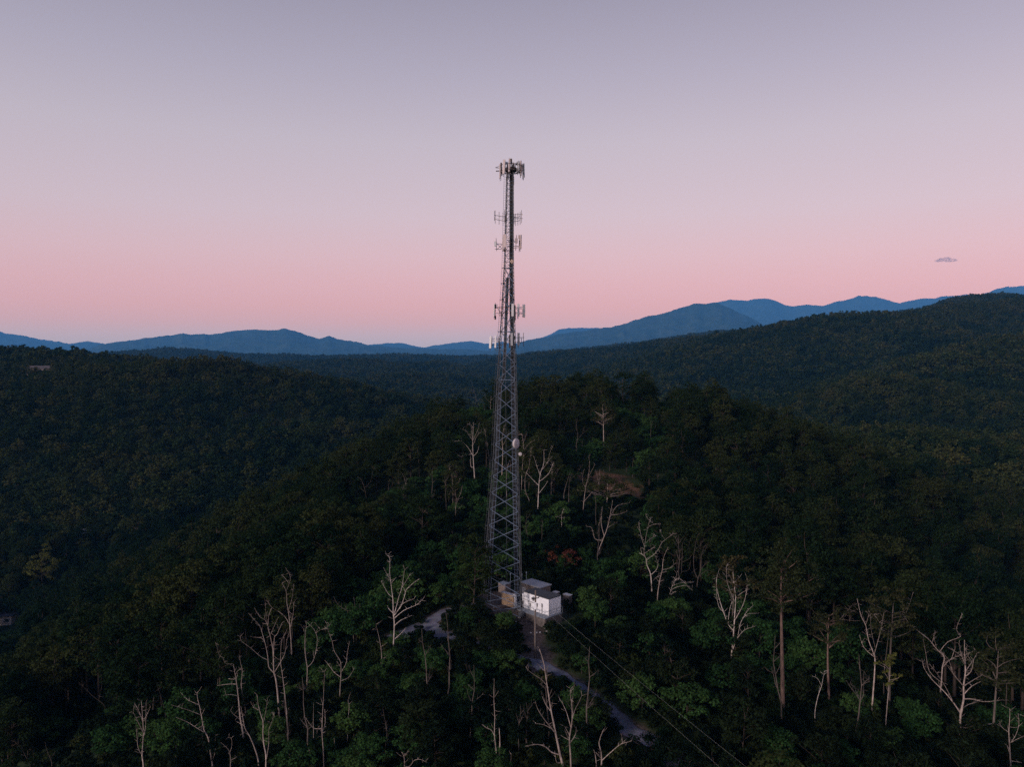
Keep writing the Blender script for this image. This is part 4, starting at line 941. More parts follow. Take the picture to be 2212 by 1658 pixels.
def region(kind, x, y):
    Dv = y - CAM.y
    if kind == 'y':
        if Dv > 150: return ('bright green young tree in the dense thicket on the saddle behind the lattice tower', 'young trees behind the tower')
        if x > 14: return ('leafy young tree on the right-hand slope below the tall bare-trunked pines', 'young trees on the right slope')
        if x > -2 and Dv > 112: return ('low leafy young tree on the bank between the white shed and the gravel track', 'young trees on the bank below the shed')
        if x > -6: return ('leafy young tree at the bottom of the picture beside the gravel track', 'young trees along the lower track')
        return ('dark leafy young tree among the bleached snags left of the gravel track', 'young trees among the left snags')
    if x < -10 and Dv < 150: return ('tall dark broadleaf tree on the left shoulder of the ridge, short of the tower', 'forest trees on the left shoulder')
    if x < 0: return ('tall dark broadleaf tree on the left side of the ridge, beyond the tower', 'forest trees beyond the tower on the left')
    if Dv < 150: return ('tall dark broadleaf tree on the falling right flank of the ridge, short of the tower', 'forest trees on the right flank')
    return ('tall dark broadleaf tree on the right side of the ridge, beyond the tower', 'forest trees beyond the tower on the right')
r = np.random.default_rng(77)
for (_, kind, x, y, z, s, px, py) in near_set:
    lab, grp = region(kind, x, y)
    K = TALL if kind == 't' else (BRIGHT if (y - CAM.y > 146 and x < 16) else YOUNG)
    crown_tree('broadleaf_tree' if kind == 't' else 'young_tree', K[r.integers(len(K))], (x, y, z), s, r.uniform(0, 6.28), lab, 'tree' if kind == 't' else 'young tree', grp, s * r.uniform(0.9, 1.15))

# ---- 2. the rest of the wood: one mass of trees, placed by points
def source_set(name, kinds):
    col = bpy.data.collections.new(name)
    for i, me_ in enumerate(kinds):
        o = bpy.data.objects.new('%s.%03d' % (name, i), me_); col.objects.link(o)
    return col
def joined(kind):
    tm, cm = kind
    tv = np.zeros(len(tm.vertices) * 3, np.float32); tm.vertices.foreach_get('co', tv); tv = tv.reshape(-1, 3)
    cv = np.zeros(len(cm.vertices) * 3, np.float32); cm.vertices.foreach_get('co', cv); cv = cv.reshape(-1, 3)
    me_ = bpy.data.meshes.new('wood_tree')
    faces = [tuple(p.vertices) for p in tm.polygons]; nt = len(tv)
    me_.from_pydata(np.concatenate([tv, cv]).tolist(), [], faces + (np.arange(len(cv)).reshape(-1, 4) + nt).tolist())
    me_.materials.append(tm.materials[0]); me_.materials.append(cm.materials[0])
    mi = np.zeros(len(me_.polygons), np.int32); mi[len(faces):] = 1; me_.polygons.foreach_set('material_index', mi); me_.update()
    return me_
def far_kind(seed, rx, rz, cz, n, per, leaf, crad=1.5, mat=None):
    r = np.random.default_rng(seed); cc = crown_points(r, n, (0, 0, cz), rx, rz, 0.72)
    V = clump_leaves(cc, r.uniform(crad * 0.7, crad * 1.25, n), per, leaf[0], leaf[1], r)
    return leaf_mesh('wood_crown', V, mat or M_LEAF)
def gn_scatter(name, pts, rot, scl, idx, coll, lab):
    me_ = bpy.data.meshes.new(name); me_.vertices.add(len(pts)); me_.vertices.foreach_set('co', np.asarray(pts, np.float32).ravel())
    for nm, ty, dat, key in (('turn', 'FLOAT_VECTOR', rot, 'vector'), ('size', 'FLOAT_VECTOR', scl, 'vector'), ('pick', 'INT', idx, 'value')):
        a = me_.attributes.new(nm, ty, 'POINT'); a.data.foreach_set(key, np.asarray(dat, np.int32 if ty == 'INT' else np.float32).ravel())
    o = bpy.data.objects.new(name, me_); C.objects.link(o)
    g = bpy.data.node_groups.new(name, 'GeometryNodeTree')
    g.interface.new_socket('Geometry', in_out='INPUT', socket_type='NodeSocketGeometry'); g.interface.new_socket('Geometry', in_out='OUTPUT', socket_type='NodeSocketGeometry')
    n, l = g.nodes, g.links
    gi = n.new('NodeGroupInput'); go = n.new('NodeGroupOutput'); ci = n.new('GeometryNodeCollectionInfo'); ip = n.new('GeometryNodeInstanceOnPoints')
    ci.inputs['Collection'].default_value = coll; ci.inputs['Separate Children'].default_value = True; ci.inputs['Reset Children'].default_value = True
    def attr(nm, ty):
        k = n.new('GeometryNodeInputNamedAttribute'); k.data_type = ty; k.inputs['Name'].default_value = nm; return k.outputs[0]
    l.new(gi.outputs[0], ip.inputs['Points']); l.new(ci.outputs[0], ip.inputs['Instance']); ip.inputs['Pick Instance'].default_value = True
    l.new(attr('pick', 'INT'), ip.inputs['Instance Index']); l.new(attr('turn', 'FLOAT_VECTOR'), ip.inputs['Rotation']); l.new(attr('size', 'FLOAT_VECTOR'), ip.inputs['Scale'])
    l.new(ip.outputs[0], go.inputs[0])
    md = o.modifiers.new('trees', 'NODES'); md.node_group = g
    tag(o, lab, kind='stuff'); return o
pts, rot, scl, idx = [], [], [], []
n_mid = 6
MIDK = [joined(k) for k in TALL] + [joined(k) for k in YOUNG[:2]] + [joined(k) for k in BRIGHT[:2]]
def recoloured(me_, mat):
    m2 = me_.copy(); m2.materials[-1] = mat; return m2
FA = [(4.2, 5.0, 9.6, 40, 16, (0.8, 1.5)), (4.8, 4.4, 9.8, 40, 16, (0.8, 1.5)), (3.7, 5.6, 9.4, 38, 16, (0.8, 1.5))]
FB = [(4.6, 4.4, 9.0, 22, 9, (1.6, 2.8), 1.9), (5.0, 4.0, 9.2, 22, 9, (1.6, 2.8), 1.9), (4.0, 4.8, 9.0, 22, 9, (1.6, 2.8), 1.9)]
KINDSETS = []                                # [shade put into hollow leaves, ordinary, light put into olive ridge leaves] x three forms for each distance
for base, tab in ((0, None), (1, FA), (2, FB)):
    for m in ((M_LEAF_SHADED, M_LEAF, M_LEAF_OLIVE_LIT) if tab is None else M_FAR):
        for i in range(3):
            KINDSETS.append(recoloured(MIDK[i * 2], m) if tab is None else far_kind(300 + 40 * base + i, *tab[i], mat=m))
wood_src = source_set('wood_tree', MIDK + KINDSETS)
rw = np.random.default_rng(99)
def push(x, y, z, s, k, sz=None):
    n = len(x)
    pts.append(np.stack([x, y, z], 1)); rot.append(np.stack([np.zeros(n), np.zeros(n), rw.uniform(0, 6.28, n)], 1))
    zz = s * rw.uniform(0.85, 1.2, n) if sz is None else sz
    scl.append(np.stack([s, s, zz], 1)); idx.append(k)
# what is left of the near candidates
for kind in 'ty':
    q = [c for c in rest_set if c[1] == kind]
    if q:
        q = np.array([c[2:6] for c in q], float)
        push(q[:, 0], q[:, 1], q[:, 2], q[:, 3], rw.integers(0, 6, len(q)) if kind == 't' else rw.integers(6, 10, len(q)))
for d0, d1, sp, k0, k1, smin, smax in ((215, 480, 6.3, 0, 0, 0.55, 1.15), (480, 1000, 7.4, 1, 0, 0.6, 1.2), (1000, 2000, 9.2, 2, 0, 0.7, 1.3), (2000, 3300, 11.5, 2, 0, 0.9, 1.4), (3300, 5100, 17, 2, 0, 1.3, 1.9)):
    x, y = scatter(d0, d1, sp, int(d0))
    z = height(x, y); s = rw.uniform(smin, smax, len(x)) * (1 + 0.25 * fbm(x / 60, y / 60, 2))
    m = visible(x, y, z + 15 * s) & (scar_dist(x, y) + 1.2 * fbm(x / 9, y / 9, 2) > 0.55) & (clear_dist(x, y) > 1.0) & (rw.random(len(x)) > 0.04)
    x, y, z, s = x[m], y[m], z[m], s[m]
    if d0 < 1000:
        lim = keep_view(x, y, z, 16.0 * s, 4.4 * s)
        good = lim > 15.5 * s; small = (~good) & (lim > 2.4) & (d0 < 400)
        ss = np.minimum(lim[small] / 6.2, 1.3); push(x[small], y[small], z[small], ss, rw.integers(8, 10, int(small.sum())))
        x, y, z, s = x[good], y[good], z[good], s[good]
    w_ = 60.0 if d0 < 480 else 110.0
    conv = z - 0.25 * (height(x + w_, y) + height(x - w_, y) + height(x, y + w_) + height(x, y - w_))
    tone = conv / (5.0 if d0 < 480 else 11.0) + 1.6 * fbm(x / 90, y / 90, 3) + rw.normal(0, 0.45, len(x))  # hollows darker, crests lighter: slope shading carried by leaf colour
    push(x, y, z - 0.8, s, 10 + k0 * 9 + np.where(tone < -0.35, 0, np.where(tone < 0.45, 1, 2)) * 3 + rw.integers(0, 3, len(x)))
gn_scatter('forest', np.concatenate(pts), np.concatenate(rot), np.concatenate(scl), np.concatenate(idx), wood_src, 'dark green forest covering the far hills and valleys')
print('forest points', sum(len(p) for p in pts), 'near', len(near_set), len(rest_set))

# ---- 3. undergrowth between the near trees
def bush(seed, mat):
    r = np.random.default_rng(seed); cc = crown_points(r, 15, (0, 0, 0.55), 1.15, 0.75, 0.3)
    return leaf_mesh('bush', clump_leaves(cc, r.uniform(0.35, 0.6, 15), 34, 0.18, 0.42, r), mat)
bush_src = source_set('bush', [bush(400 + i, M_LEAF_YOUNG if i < 3 else M_LEAF) for i in range(5)])
ux, uy = scatter(64, 250, 1.9, 51)
um = ((regrowth(ux, uy) | (np.random.default_rng(6).random(len(ux)) < 0.6) | (np.hypot(ux, uy - CAM.y) < 135))) & (road_dist(ux, uy) > 1.9) & (poly_dist(ux, uy - CAM.y, DECK_LINE)[0] > 2.3) & (pad_dist(ux, uy) > 1.02) & (clear_dist(ux, uy) > 0.95)
um &= poly_dist(ux, uy - CAM.y, [(2.5, 132.5, 0), (3.6, 124, 0), (5.0, 119.5, 0)])[0] > 2.1
ux, uy = ux[um], uy[um]; uz = height(ux, uy)
um = visible(ux, uy, uz + 1.5, 3.0); ux, uy, uz = ux[um], uy[um], uz[um]
us = rw.uniform(0.6, 1.5, len(ux))
gn_scatter('undergrowth', np.stack([ux, uy, uz - 0.1], 1), np.stack([0 * ux, 0 * ux, rw.uniform(0, 6.28, len(ux))], 1), np.stack([us, us, us * rw.uniform(0.8, 1.5, len(ux))], 1), rw.integers(0, 5, len(ux)), bush_src, 'low leafy undergrowth covering the ground between the near trees')
print('bushes', len(ux))
# ------------------------------------------------------------------ the lattice tower
TW = empty('lattice_tower', (0, 0, -1.05), 'tall three-legged steel lattice telecom tower carrying antennas, on the ridge top', 'tower')
def zc(py): return at(1106, py, 136).z
_tz = [zc(v) for v in (1322, 1160, 989, 877, 776, 683, 579.5, 361)]
_xr = [at(v, 765, 136).x for v in (1126.5, 1122.6, 1117.6, 1115.0, 1112.8, 1110.0, 1108.4, 1108.4)]
_xl = [at(v, 765, 136).x for v in (1043.5, 1053.0, 1066.8, 1072.2, 1078.4, 1084.6, 1090.4, 1096.0)]
ALPHA = R(22)
def legs(z):
    xr = np.interp(z, _tz, _xr); xl = np.interp(z, _tz, _xl)
    s = (xr - xl) / math.cos(ALPHA); y = -0.455 * s
    Rr = Vector((xr, y, z)); Ll = Vector((xl, y + s * math.sin(ALPHA), z))
    Bb = Vector((xr - s * math.cos(ALPHA + R(60)), y + s * math.sin(ALPHA + R(60)), z))
    return Rr, Ll, Bb
ZB, ZT = -1.05, zc(352)
M_LEG = mat_plain('weathered_leg_steel', (0.060, 0.062, 0.070), 0.6, 0.2, 0.3, 1.0)
def truss_leg(k, w):
    """a leg built as a small three-rod truss with zig-zag lacing"""
    mb = MB(); zs = np.arange(ZB, ZT, 0.62)
    rods = [[], [], []]
    for z in zs:
        p = legs(z)[k]; ww = w * (1.0 if z < 50 else 0.72 if z < 60 else 0.5)
        for j in range(3):
            an = R(90 + 120 * j + 15); rods[j].append(p + Vector((math.cos(an), math.sin(an), 0)) * ww / 2)
    for j in range(3): mb.tube([rods[j][i] for i in range(0, len(zs), 4)] + [rods[j][-1]], [0.048] * (len(range(0, len(zs), 4)) + 1), 5)
    for i in range(len(zs) - 1):
        for j in range(3):
            a, b = (rods[j][i], rods[(j + 1) % 3][i + 1]) if i % 2 == 0 else (rods[(j + 1) % 3][i], rods[j][i + 1])
            mb.bar(a, b, 0.036, 3)
    # foot
    f = legs(ZB)[k]; mb.lathe((f.x, f.y, ZB - 0.5), (0, 0, 1), [(0, 0.55), (0.62, 0.55), (0.64, 0.3), (0.74, 0.28)], 16)
    return mb.build('leg', M_LEG, TW)
for k, w in ((0, 0.34), (1, 0.42), (2, 0.34)): truss_leg(k, w)
# panel levels: wide X panels below, close ones on the slim top
NODES = []
py = 1322.0
for v in (1322, 1299, 1275.5, 1240, 1205.5, 1169.5, 1134.5, 1099.5, 1064, 1029, 994.5, 960, 925, 890.5, 856, 821, 787, 752, 717, 682, 648, 613, 579.5): NODES.append(zc(v))
FINE = list(np.arange(NODES[-1], ZT - 0.4, 1.05))
def face(i, j, first):
    mb = MB()
    for a, b in zip(NODES[:-1], NODES[1:]):
        A, B = legs(a), legs(b); w = 0.085 if first else 0.065
        mb.bar(A[i], B[j], w); mb.bar(A[j], B[i], w)
        m = (A[i] + B[j]) / 2
        for p in (A[i], A[j]): mb.box(p, (0.17, 0.17, 0.22))
    tp = mb; mb = MB()
    for a, b in zip(FINE[:-1], FINE[1:]):
        A, B = legs(a), legs(b)
        mb.bar(A[i], B[j], 0.04) if int((a - FINE[0]) / 1.05) % 2 == 0 else mb.bar(A[j], B[i], 0.04)
        mb.bar(A[i], A[j], 0.04)
    mb.build('top_bracing', M_STEEL_DARK, TW); mb = tp
    for z in (NODES[-1], NODES[-5], NODES[-8]): A = legs(z); mb.bar(A[i], A[j], 0.11)
    return mb.build('bracing', M_STEEL if first else M_LEG, TW)
face(0, 1, True); face(1, 2, False); face(0, 2, False)

# ---- the two cable runs
def frac_point(z, i, j, t, off=0.0):
    L = legs(z); c = (L[0] + L[1] + L[2]) / 3
    p = L[i].lerp(L[j], t); d = (c - p); d.z = 0
    if d.length > 1e-6: d.normalize()
    return p + d * off
def cable_run(pos, z0, z1, width, ncab, rad, rung, axis, seed):
    mb = MB(); zs = np.linspace(z0, z1, 34); r = random.Random(seed)
    for side in (-1, 1): mb.tube([pos(z) + axis * side * (width / 2 + 0.05) for z in zs], 0.035, 4)
    for z in np.arange(z0, z1, rung):
        p = pos(z); mb.bar(p - axis * (width / 2 + 0.16), p + axis * (width / 2 + 0.16), 0.055)
    lad = mb.build('cable_ladder', M_STEEL, TW)
    cb = MB(); back = Vector((-axis.y, axis.x, 0))
    if back.y < 0: back = -back
    for i in range(ncab):
        u = -width / 2 + width * (i + 0.5) / ncab
        k = i % 2
        cb.tube([pos(z) + axis * (u + 0.012 * math.sin(z * 0.7 + i)) + back * (0.06 + 0.09 * k) for z in zs], rad, 5)
    return cb.build('cable_bundle', M_CABLE, TW)
AX1 = Vector((0.94, -0.30, 0)).normalized()
# main bundle down the inside of the right-hand legs, up to the top
cable_run(lambda z: frac_point(z, 2, 0, 0.40 if z < 55 else 0.5, 0.16) + Vector((-0.08, -0.15, 0)), ZB + 1.2, ZT - 2.0, 0.50, 12, 0.042, 0.66, AX1, 1)
# second bundle beside the left leg, up to the middle antennas
cable_run(lambda z: frac_point(z, 1, 0, 0.115 if z < 40 else 0.30, 0.12), ZB + 1.2, zc(600), 0.42, 10, 0.042, 1.12, Vector((0.96, -0.28, 0)), 2)
# climbing ladder outside the left leg
def climbing():
    mb = MB(); zs = np.arange(ZB + 1.0, ZT - 2, 0.40)
    def p(z): return legs(z)[1] + Vector((-0.34, -0.12, 0))
    for s in (-0.17, 0.17): mb.tube([p(z) + Vector((s, -0.05 * s, 0)) for z in zs[::4]], 0.02, 4)
    for z in zs: mb.bar(p(z) + Vector((-0.17, 0, 0)), p(z) + Vector((0.17, 0, 0)), 0.024, 4)
    for z in NODES: mb.bar(legs(z)[1], p(z) + Vector((-0.25, 0.02, 0)), 0.06); mb.bar(legs(z)[1] + Vector((0, -.2, .15)), p(z) + Vector((-0.1, -0.15, -0.12)), 0.05)
    return mb.build('climbing_ladder', M_LEG, TW)
climbing()
def hanging():
    mb = MB()
    mb.tube([at(1092 + 0.006 * (v - 765), v, 134.6) for v in (600, 700, 800, 900, 1000, 1100, 1200, 1290)], 0.03, 5)
    mb.tube([at(1087 - (v - 780) * 0.075, v, 134.9) for v in (760, 860, 960, 1060, 1180)], 0.025, 5)
    return mb.build('feeder_cable', M_LEG, TW)
hanging()
# fine rod lattice seen left of the slim top section: a cage of rungs
def top_cage():
    mb = MB(); z0, z1 = zc(590), zc(400)
    zs = np.arange(z0, z1, 0.63)
    for z in zs:
        L = legs(z); a = L[1] + Vector((0.05, -0.1, 0)); b = L[0].lerp(L[1], 0.45)
        mb.bar(a, b, 0.04); 
    zs2 = np.arange(z0, z1, 1.26)
    for a, b in zip(zs2[:-1], zs2[1:]):
        mb.bar(legs(a)[1] + Vector((.05, -.1, 0)), legs(b)[0].lerp(legs(b)[1], 0.45), 0.03)
    return mb.build('rung_cage', M_STEEL_DARK, TW)
top_cage()

# ---- antennas
def c1(u, v): return (997.4 + u * 0.1404, 321.4 + v * 0.1404)
def c2(u, v): return (997.4 + u * 0.1404, 543.0 + v * 0.1404)
def c3(u, v): return (997.4 + u * 0.1404, 764.7 + v * 0.1404)
def c5(u, v): return (997.4 + u * 0.1337, 1191.3 + v * 0.1337)
def c0(u, v): return ((1880 + u / 11.06) * 0.5541, (590 + v / 11.06) * 0.5541)
def W(c, dy=0.0): return at(c[0], c[1], 136.0 + dy)
def panel_antenna(top, bot, w, dy, turn, mat, depth=0.16, pole=True, pole_ext=0.35, loop=True):
    """flat sector antenna between two picture points, turned about its upright, on its pipe"""
    a, b = W(top, dy), W(bot, dy); c = (a + b) / 2; L = (a - b).length
    up = (a - b).normalized(); q = Vector((0, 0, 1)).rotation_difference(up).to_matrix() @ rotz(turn)
    mb = MB(); mb.bbox(c, (w, depth, L), min(0.04, w * 0.15), q)
    p = mb.build('panel_antenna', mat, TW)
    pm = MB(); off = q @ Vector((0, depth / 2 + 0.11, 0))
    if pole:
        pm.tube([b + off - up * pole_ext, a + off - up * 0.15], 0.045, 6)
        for t in (0.2, 0.8): pm.box(b.lerp(a, t) + off * 0.6, (0.09, 0.20, 0.09), q)
    for s in (-0.25, 0.25): pm.tube([b + q @ Vector((s * w, 0, 0)), b + q @ Vector((s * w, 0.02, -0.10))], 0.03, 5)
    if loop:
        pm.tube([b + q @ Vector((-0.12, 0.02, -0.02)), b + q @ Vector((-0.13, 0.04, -0.28)), b + q @ Vector((-0.05, 0.07, -0.42)), b + q @ Vector((0.05, 0.10, -0.40)), b + off + Vector((0, 0, -0.1))], 0.018, 5)
    pp = pm.build('mounting_pipe', M_STEEL_DARK, TW); pp.parent = p; pp.matrix_parent_inverse = Matrix.Identity(4); 
    p.matrix_parent_inverse = Matrix.Translation(TW.location).inverted()
    return p
def radio_box(c, w, h, dy, turn, mat, d=0.22):
    p = W(c, dy); mb = MB(); q = rotz(turn); mb.bbox(p, (w, d, h), 0.03, q)
    for k in range(-2, 3): mb.box(p + q @ Vector((k * w / 6, d / 2 + 0.02, 0)), (0.02, 0.05, h * 0.8), q)
    return mb.build('radio_unit', mat, TW)
# top platform with its three sector frames
def platform():
    mb = MB(); c = W(c1(757, 330)); n = 18
    # the dark collar round the mast and the grating
    z0, z1 = W(c1(757, 352)).z, W(c1(757, 292)).z
    mb.lathe((c.x, c.y, z0), (0, 0, 1), [(0, 0.95), (0.08, 1.02), (z1 - z0 - 0.08, 1.02), (z1 - z0, 0.92)], 20)
    for R0, z in ((1.95, z0 + 0.02), (1.45, z0 + 0.02), (1.95, z0 + 0.95)):
        ring = [(c.x + R0 * math.cos(2 * math.pi * k / n), c.y + R0 * math.sin(2 * math.pi * k / n), z) for k in range(n + 1)]
        mb.tube(ring, 0.05, 5, False)
    for k in range(9):
        an = 2 * math.pi * k / 9 + 0.2; d = Vector((math.cos(an), math.sin(an), 0))
        mb.bar(Vector((c.x, c.y, z0)) + d * 0.9, Vector((c.x, c.y, z0)) + d * 1.95, 0.08)
        mb.bar(Vector((c.x, c.y, z0 + 0.02)) + d * 1.95, Vector((c.x, c.y, z0 + 0.97)) + d * 1.95, 0.05)
    mb.bar((c.x, c.y, z1 - 0.5), W(c1(757, 200)), 0.16, 6)
    return mb.build('antenna_platform', M_STEEL_DARK, TW)
platform()
def standoffs():
    mb = MB()
    for a, b, dy in ((c1(515, 292), c1(600, 262), -0.2), (c1(530, 292), c1(600, 300), -0.2), (c1(530, 342), c1(610, 330), -0.2), (c1(530, 346), c1(610, 350), -0.2), (c1(530, 335), c1(530, 352), -0.2),
                     (c1(690, 434), c1(690, 560), -0.7), (c1(683, 438), c1(720, 438), -0.7), (c1(683, 558), c1(710, 558), -0.7), (c1(801, 430), c1(801, 560), 0.2), (c1(780, 438), c1(803, 438), 0.2), (c1(785, 556), c1(803, 556), 0.2),
                     (c1(860, 364), c1(955, 372), 0.2), (c1(600, 352), c1(690, 356), -0.6), (c1(700, 360), c1(700, 470), -0.5), (c1(722, 360), c1(722, 480), -0.4), (c1(740, 360), c1(740, 470), -0.4), (c1(770, 360), c1(765, 560), 0), (c1(785, 360), c1(780, 560), 0.1)):
        mb.bar(W(a, dy), W(b, dy), 0.10 if abs(a[1] - b[1]) > 5 else 0.07)
    for u, v0, v1 in ((608, 210, 420), (616, 215, 410), (678, 300, 398), (672, 200, 300), (860, 190, 405), (885, 185, 402), (893, 215, 380), (935, 225, 470), (946, 240, 490), (712, 205, 300), (830, 215, 300), (790, 200, 300)):
        mb.tube([W(c1(u, v0), 0.3), W(c1(u, v1), 0.3)], 0.035, 5)
    for u, v in ((840, 240), (850, 220), (858, 250), (890, 250), (925, 290), (940, 330), (605, 225), (615, 240), (700, 260), (665, 270)): mb.box(W(c1(u, v), 0.3), (0.18, 0.16, 0.26))
    mb.tube([W(c1(800, 235), .2), W(c1(825, 225), .3), W(c1(850, 250), .4), W(c1(870, 268), .4), W(c1(890, 262), .4)], 0.03, 5)
    return mb.build('mount_frame', M_STEEL_DARK, TW)
standoffs()
panel_antenna(c1(654, 166), c1(642, 389), 0.40, -1.6, R(-14), M_PANEL_PINK_LIT, 0.18)
panel_antenna(c1(736, 149), c1(727, 357), 0.30, -1.8, R(16), M_PANEL_PINK_LIT, 0.20)
panel_antenna(c1(762, 152), c1(764, 235), 0.28, -0.8, R(30), M_STEEL_DARK, 0.2, True, 0.3, False)
panel_antenna(c1(590, 230), c1(587, 458), 0.30, -0.5, R(-68), M_PANEL_PINK_LIT, 0.16)
panel_antenna(c1(605, 232), c1(612, 372), 0.14, 0.3, R(-40), M_PANEL_PINK_LIT, 0.1)
panel_antenna(c1(870, 185), c1(866, 352), 0.17, -0.6, R(35), M_PANEL, 0.14)
panel_antenna(c1(911, 180), c1(914, 410), 0.21, -0.3, R(50), M_PANEL_PINK_LIT, 0.16)
panel_antenna(c1(923, 235), c1(925, 340), 0.12, 0.2, R(60), M_PANEL_PINK_LIT, 0.1)
panel_antenna(c1(956, 222), c1(961, 436), 0.22, 0.3, R(62), M_PANEL_GREY, 0.16)
radio_box(c1(690, 220), 0.36, 0.42, 0.6, R(10), M_STEEL); radio_box(c1(796, 240), 0.34, 0.55, 0.7, R(-10), M_PANEL_PINK_LIT); radio_box(c1(792, 268), 0.5, 0.2, 0.4, R(5), M_BROWN)
radio_box(c1(810, 315), 0.42, 0.08, -1.1, 0, M_PANEL)
# second level: arrays of upright rods on bowed rails
def dipole_frame(rails, rods, dy):
    mb = MB()
    for P in rails: mb.tube([W(c1(*p), dy + 0.002 * abs(p[0] - 740)) for p in P], 0.042, 5)
    for u, v0, v1 in rods: mb.tube([W(c1(u, v0), dy - 0.05), W(c1(u, v1), dy - 0.05)], 0.038, 5)
    for (a, b) in zip(rods[:-1], rods[1:]):
        mb.bar(W(c1(a[0], 1040), dy), W(c1(b[0], 1095), dy), 0.016)
    return mb.build('dipole_array', M_STEEL_DARK, TW)
dipole_frame([[(505, 1022), (575, 1035), (632, 1046), (690, 1038)], [(505, 1085), (570, 1098), (632, 1110), (690, 1105)]],
             [(503, 955, 1110), (516, 952, 1155), (575, 970, 1168), (634, 985, 1180), (658, 945, 1140), (671, 1010, 1135), (685, 1005, 1135)], -0.5)
dipole_frame([[(790, 1052), (840, 1056), (880, 1045), (902, 1036)], [(795, 1122), (840, 1118), (880, 1108), (900, 1100)], [(785, 1012), (940, 1012)], [(800, 1076), (940, 1074)]],
             [(795, 945, 1205), (809, 1020, 1160), (828, 1000, 1190), (864, 985, 1182), (899, 970, 1170), (920, 945, 1145)], 0.3)
# third level
def rails(name, segs, mat, r=0.045):
    mb = MB()
    for a, b, dy in segs: mb.tube([W(a, dy), W(b, dy)], r, 5)
    return mb.build(name, mat, TW)
rails('mount_frame', [(c1(530, 1464), c1(700, 1467), -0.6), (c1(510, 1546), c1(700, 1553), -0.6), (c1(528, 1378), c1(538, 1575), -0.6), (c1(545, 1470), c1(630, 1545), -0.6), (c1(630, 1470), c1(545, 1545), -0.6),
                      (c1(700, 1414), c1(830, 1418), 0.2), (c1(690, 1502), c1(890, 1500), 0.2), (c1(780, 1530), c1(890, 1520), 0.2), (c1(843, 1326), c1(829, 1570), 0.2), (c1(884, 1340), c1(884, 1590), 0.3), (c1(780, 1430), c1(825, 1440), 0.2), (c1(690, 1590), c1(730, 1570), 0), (c1(700, 1440), c1(790, 1445), -0.5)], M_STEEL_DARK)
radio_box(c1(521, 1465), 0.40, 0.88, -0.75, R(-20), M_PANEL_GREY, 0.25)
panel_antenna(c1(661, 1316), c1(661, 1520), 0.56, -1.2, R(-8), M_PANEL_PINK_LIT, 0.2)
panel_antenna(c1(630, 1378), c1(630, 1570), 0.14, -0.6, R(-30), M_PANEL_PINK_LIT, 0.14, False, 0, False)
radio_box(c1(840, 1416), 0.44, 0.88, -0.3, R(15), M_PANEL_PINK_LIT, 0.22)
panel_antenna(c1(911, 1326), c1(907, 1540), 0.26, 0.1, R(40), M_PANEL_PINK_LIT, 0.22)
radio_box(c1(886, 1355), 0.30, 0.62, 0.2, R(20), M_PANEL_PINK_LIT, 0.25); radio_box(c1(895, 1450), 0.30, 0.9, 0.45, R(20), M_STEEL, 0.22)
radio_box(c1(652, 1565), 0.25, 0.4, -0.8, 0, M_STEEL_DARK)
# tan diamond reflector
dm = MB(); p = W(c2(770, 157), -1.1); q = rotz(R(20)) @ Matrix.Rotation(R(45), 3, 'Y'); dm.box(p, (0.56, 0.06, 0.56), q); dm.bar(p + Vector((0.1, .05, 0)), p + Vector((.1, .7, -.1)), 0.08)
dm.build('diamond_reflector', mat_plain('tan_reflector_face', (0.55, 0.38, 0.28), 0.6), TW)
# fourth level
rails('mount_frame', [(c2(530, 860), c2(760, 862), -0.7), (c2(535, 876), c2(640, 884), -0.5), (c2(530, 955), c2(640, 965), -0.6), (c2(640, 947), c2(760, 947), -0.9), (c2(545, 870), c2(610, 955), -0.6), (c2(519, 800), c2(515, 1060), -0.6),
                      (c2(800, 866), c2(975, 862), 0.1), (c2(805, 882), c2(930, 886), 0.1), (c2(805, 946), c2(975, 946), 0.1), (c2(820, 962), c2(930, 964), 0.1), (c2(570, 920), c2(600, 965), -0.6)], M_STEEL_DARK)
panel_antenna(c2(500, 815), c2(498, 1005), 0.20, -0.9, R(-62), M_PANEL, 0.14)
radio_box(c2(517, 850), 0.22, 0.75, -0.6, R(-60), M_STEEL_DARK); radio_box(c2(514, 1020), 0.2, 0.7, -0.6, R(-60), M_STEEL_DARK); radio_box(c2(545, 833), 0.13, 0.28, -0.5, 0, M_PANEL_GREY)
panel_antenna(c2(784, 808), c2(784, 1004), 0.40, -1.9, R(6), M_PANEL, 0.16)
panel_antenna(c2(817, 828), c2(821, 1060), 0.28, -0.4, R(50), M_STEEL_DARK, 0.16)
panel_antenna(c2(870, 806), c2(870, 1004), 0.40, -0.6, R(12), M_PANEL, 0.16)
panel_antenna(c2(955, 820), c2(954, 1016), 0.50, 0.0, R(18), M_PANEL_GREY, 0.16, True, 0.05, False)
# fifth level
rails('mount_frame', [(c2(465, 1348), c2(580, 1352), -0.4), (c2(465, 1378), c2(520, 1380), -0.4), (c2(460, 1442), c2(580, 1442), -0.4), (c2(570, 1312), c2(568, 1480), -0.3), (c2(540, 1388), c2(580, 1390), -0.3),
                      (c2(465, 1308), c2(463, 1470), -0.5), (c2(820, 1330), c2(960, 1331), 0.1), (c2(820, 1402), c2(958, 1408), 0.1), (c2(950, 1257), c2(949, 1468), 0.1), (c2(918, 1335), c2(918, 1400), 0.1), (c2(560, 1395), c2(600, 1450), -0.3), (c2(690, 1400), c2(700, 1450), 0), (c2(790, 1280), c2(820, 1340), 0)], M_STEEL_DARK)
panel_antenna(c2(447, 1308), c2(437, 1496), 0.42, -0.7, R(-20), M_PANEL, 0.14)
panel_antenna(c2(522, 1298), c2(516, 1488), 0.33, -0.6, R(-16), M_PANEL, 0.14)
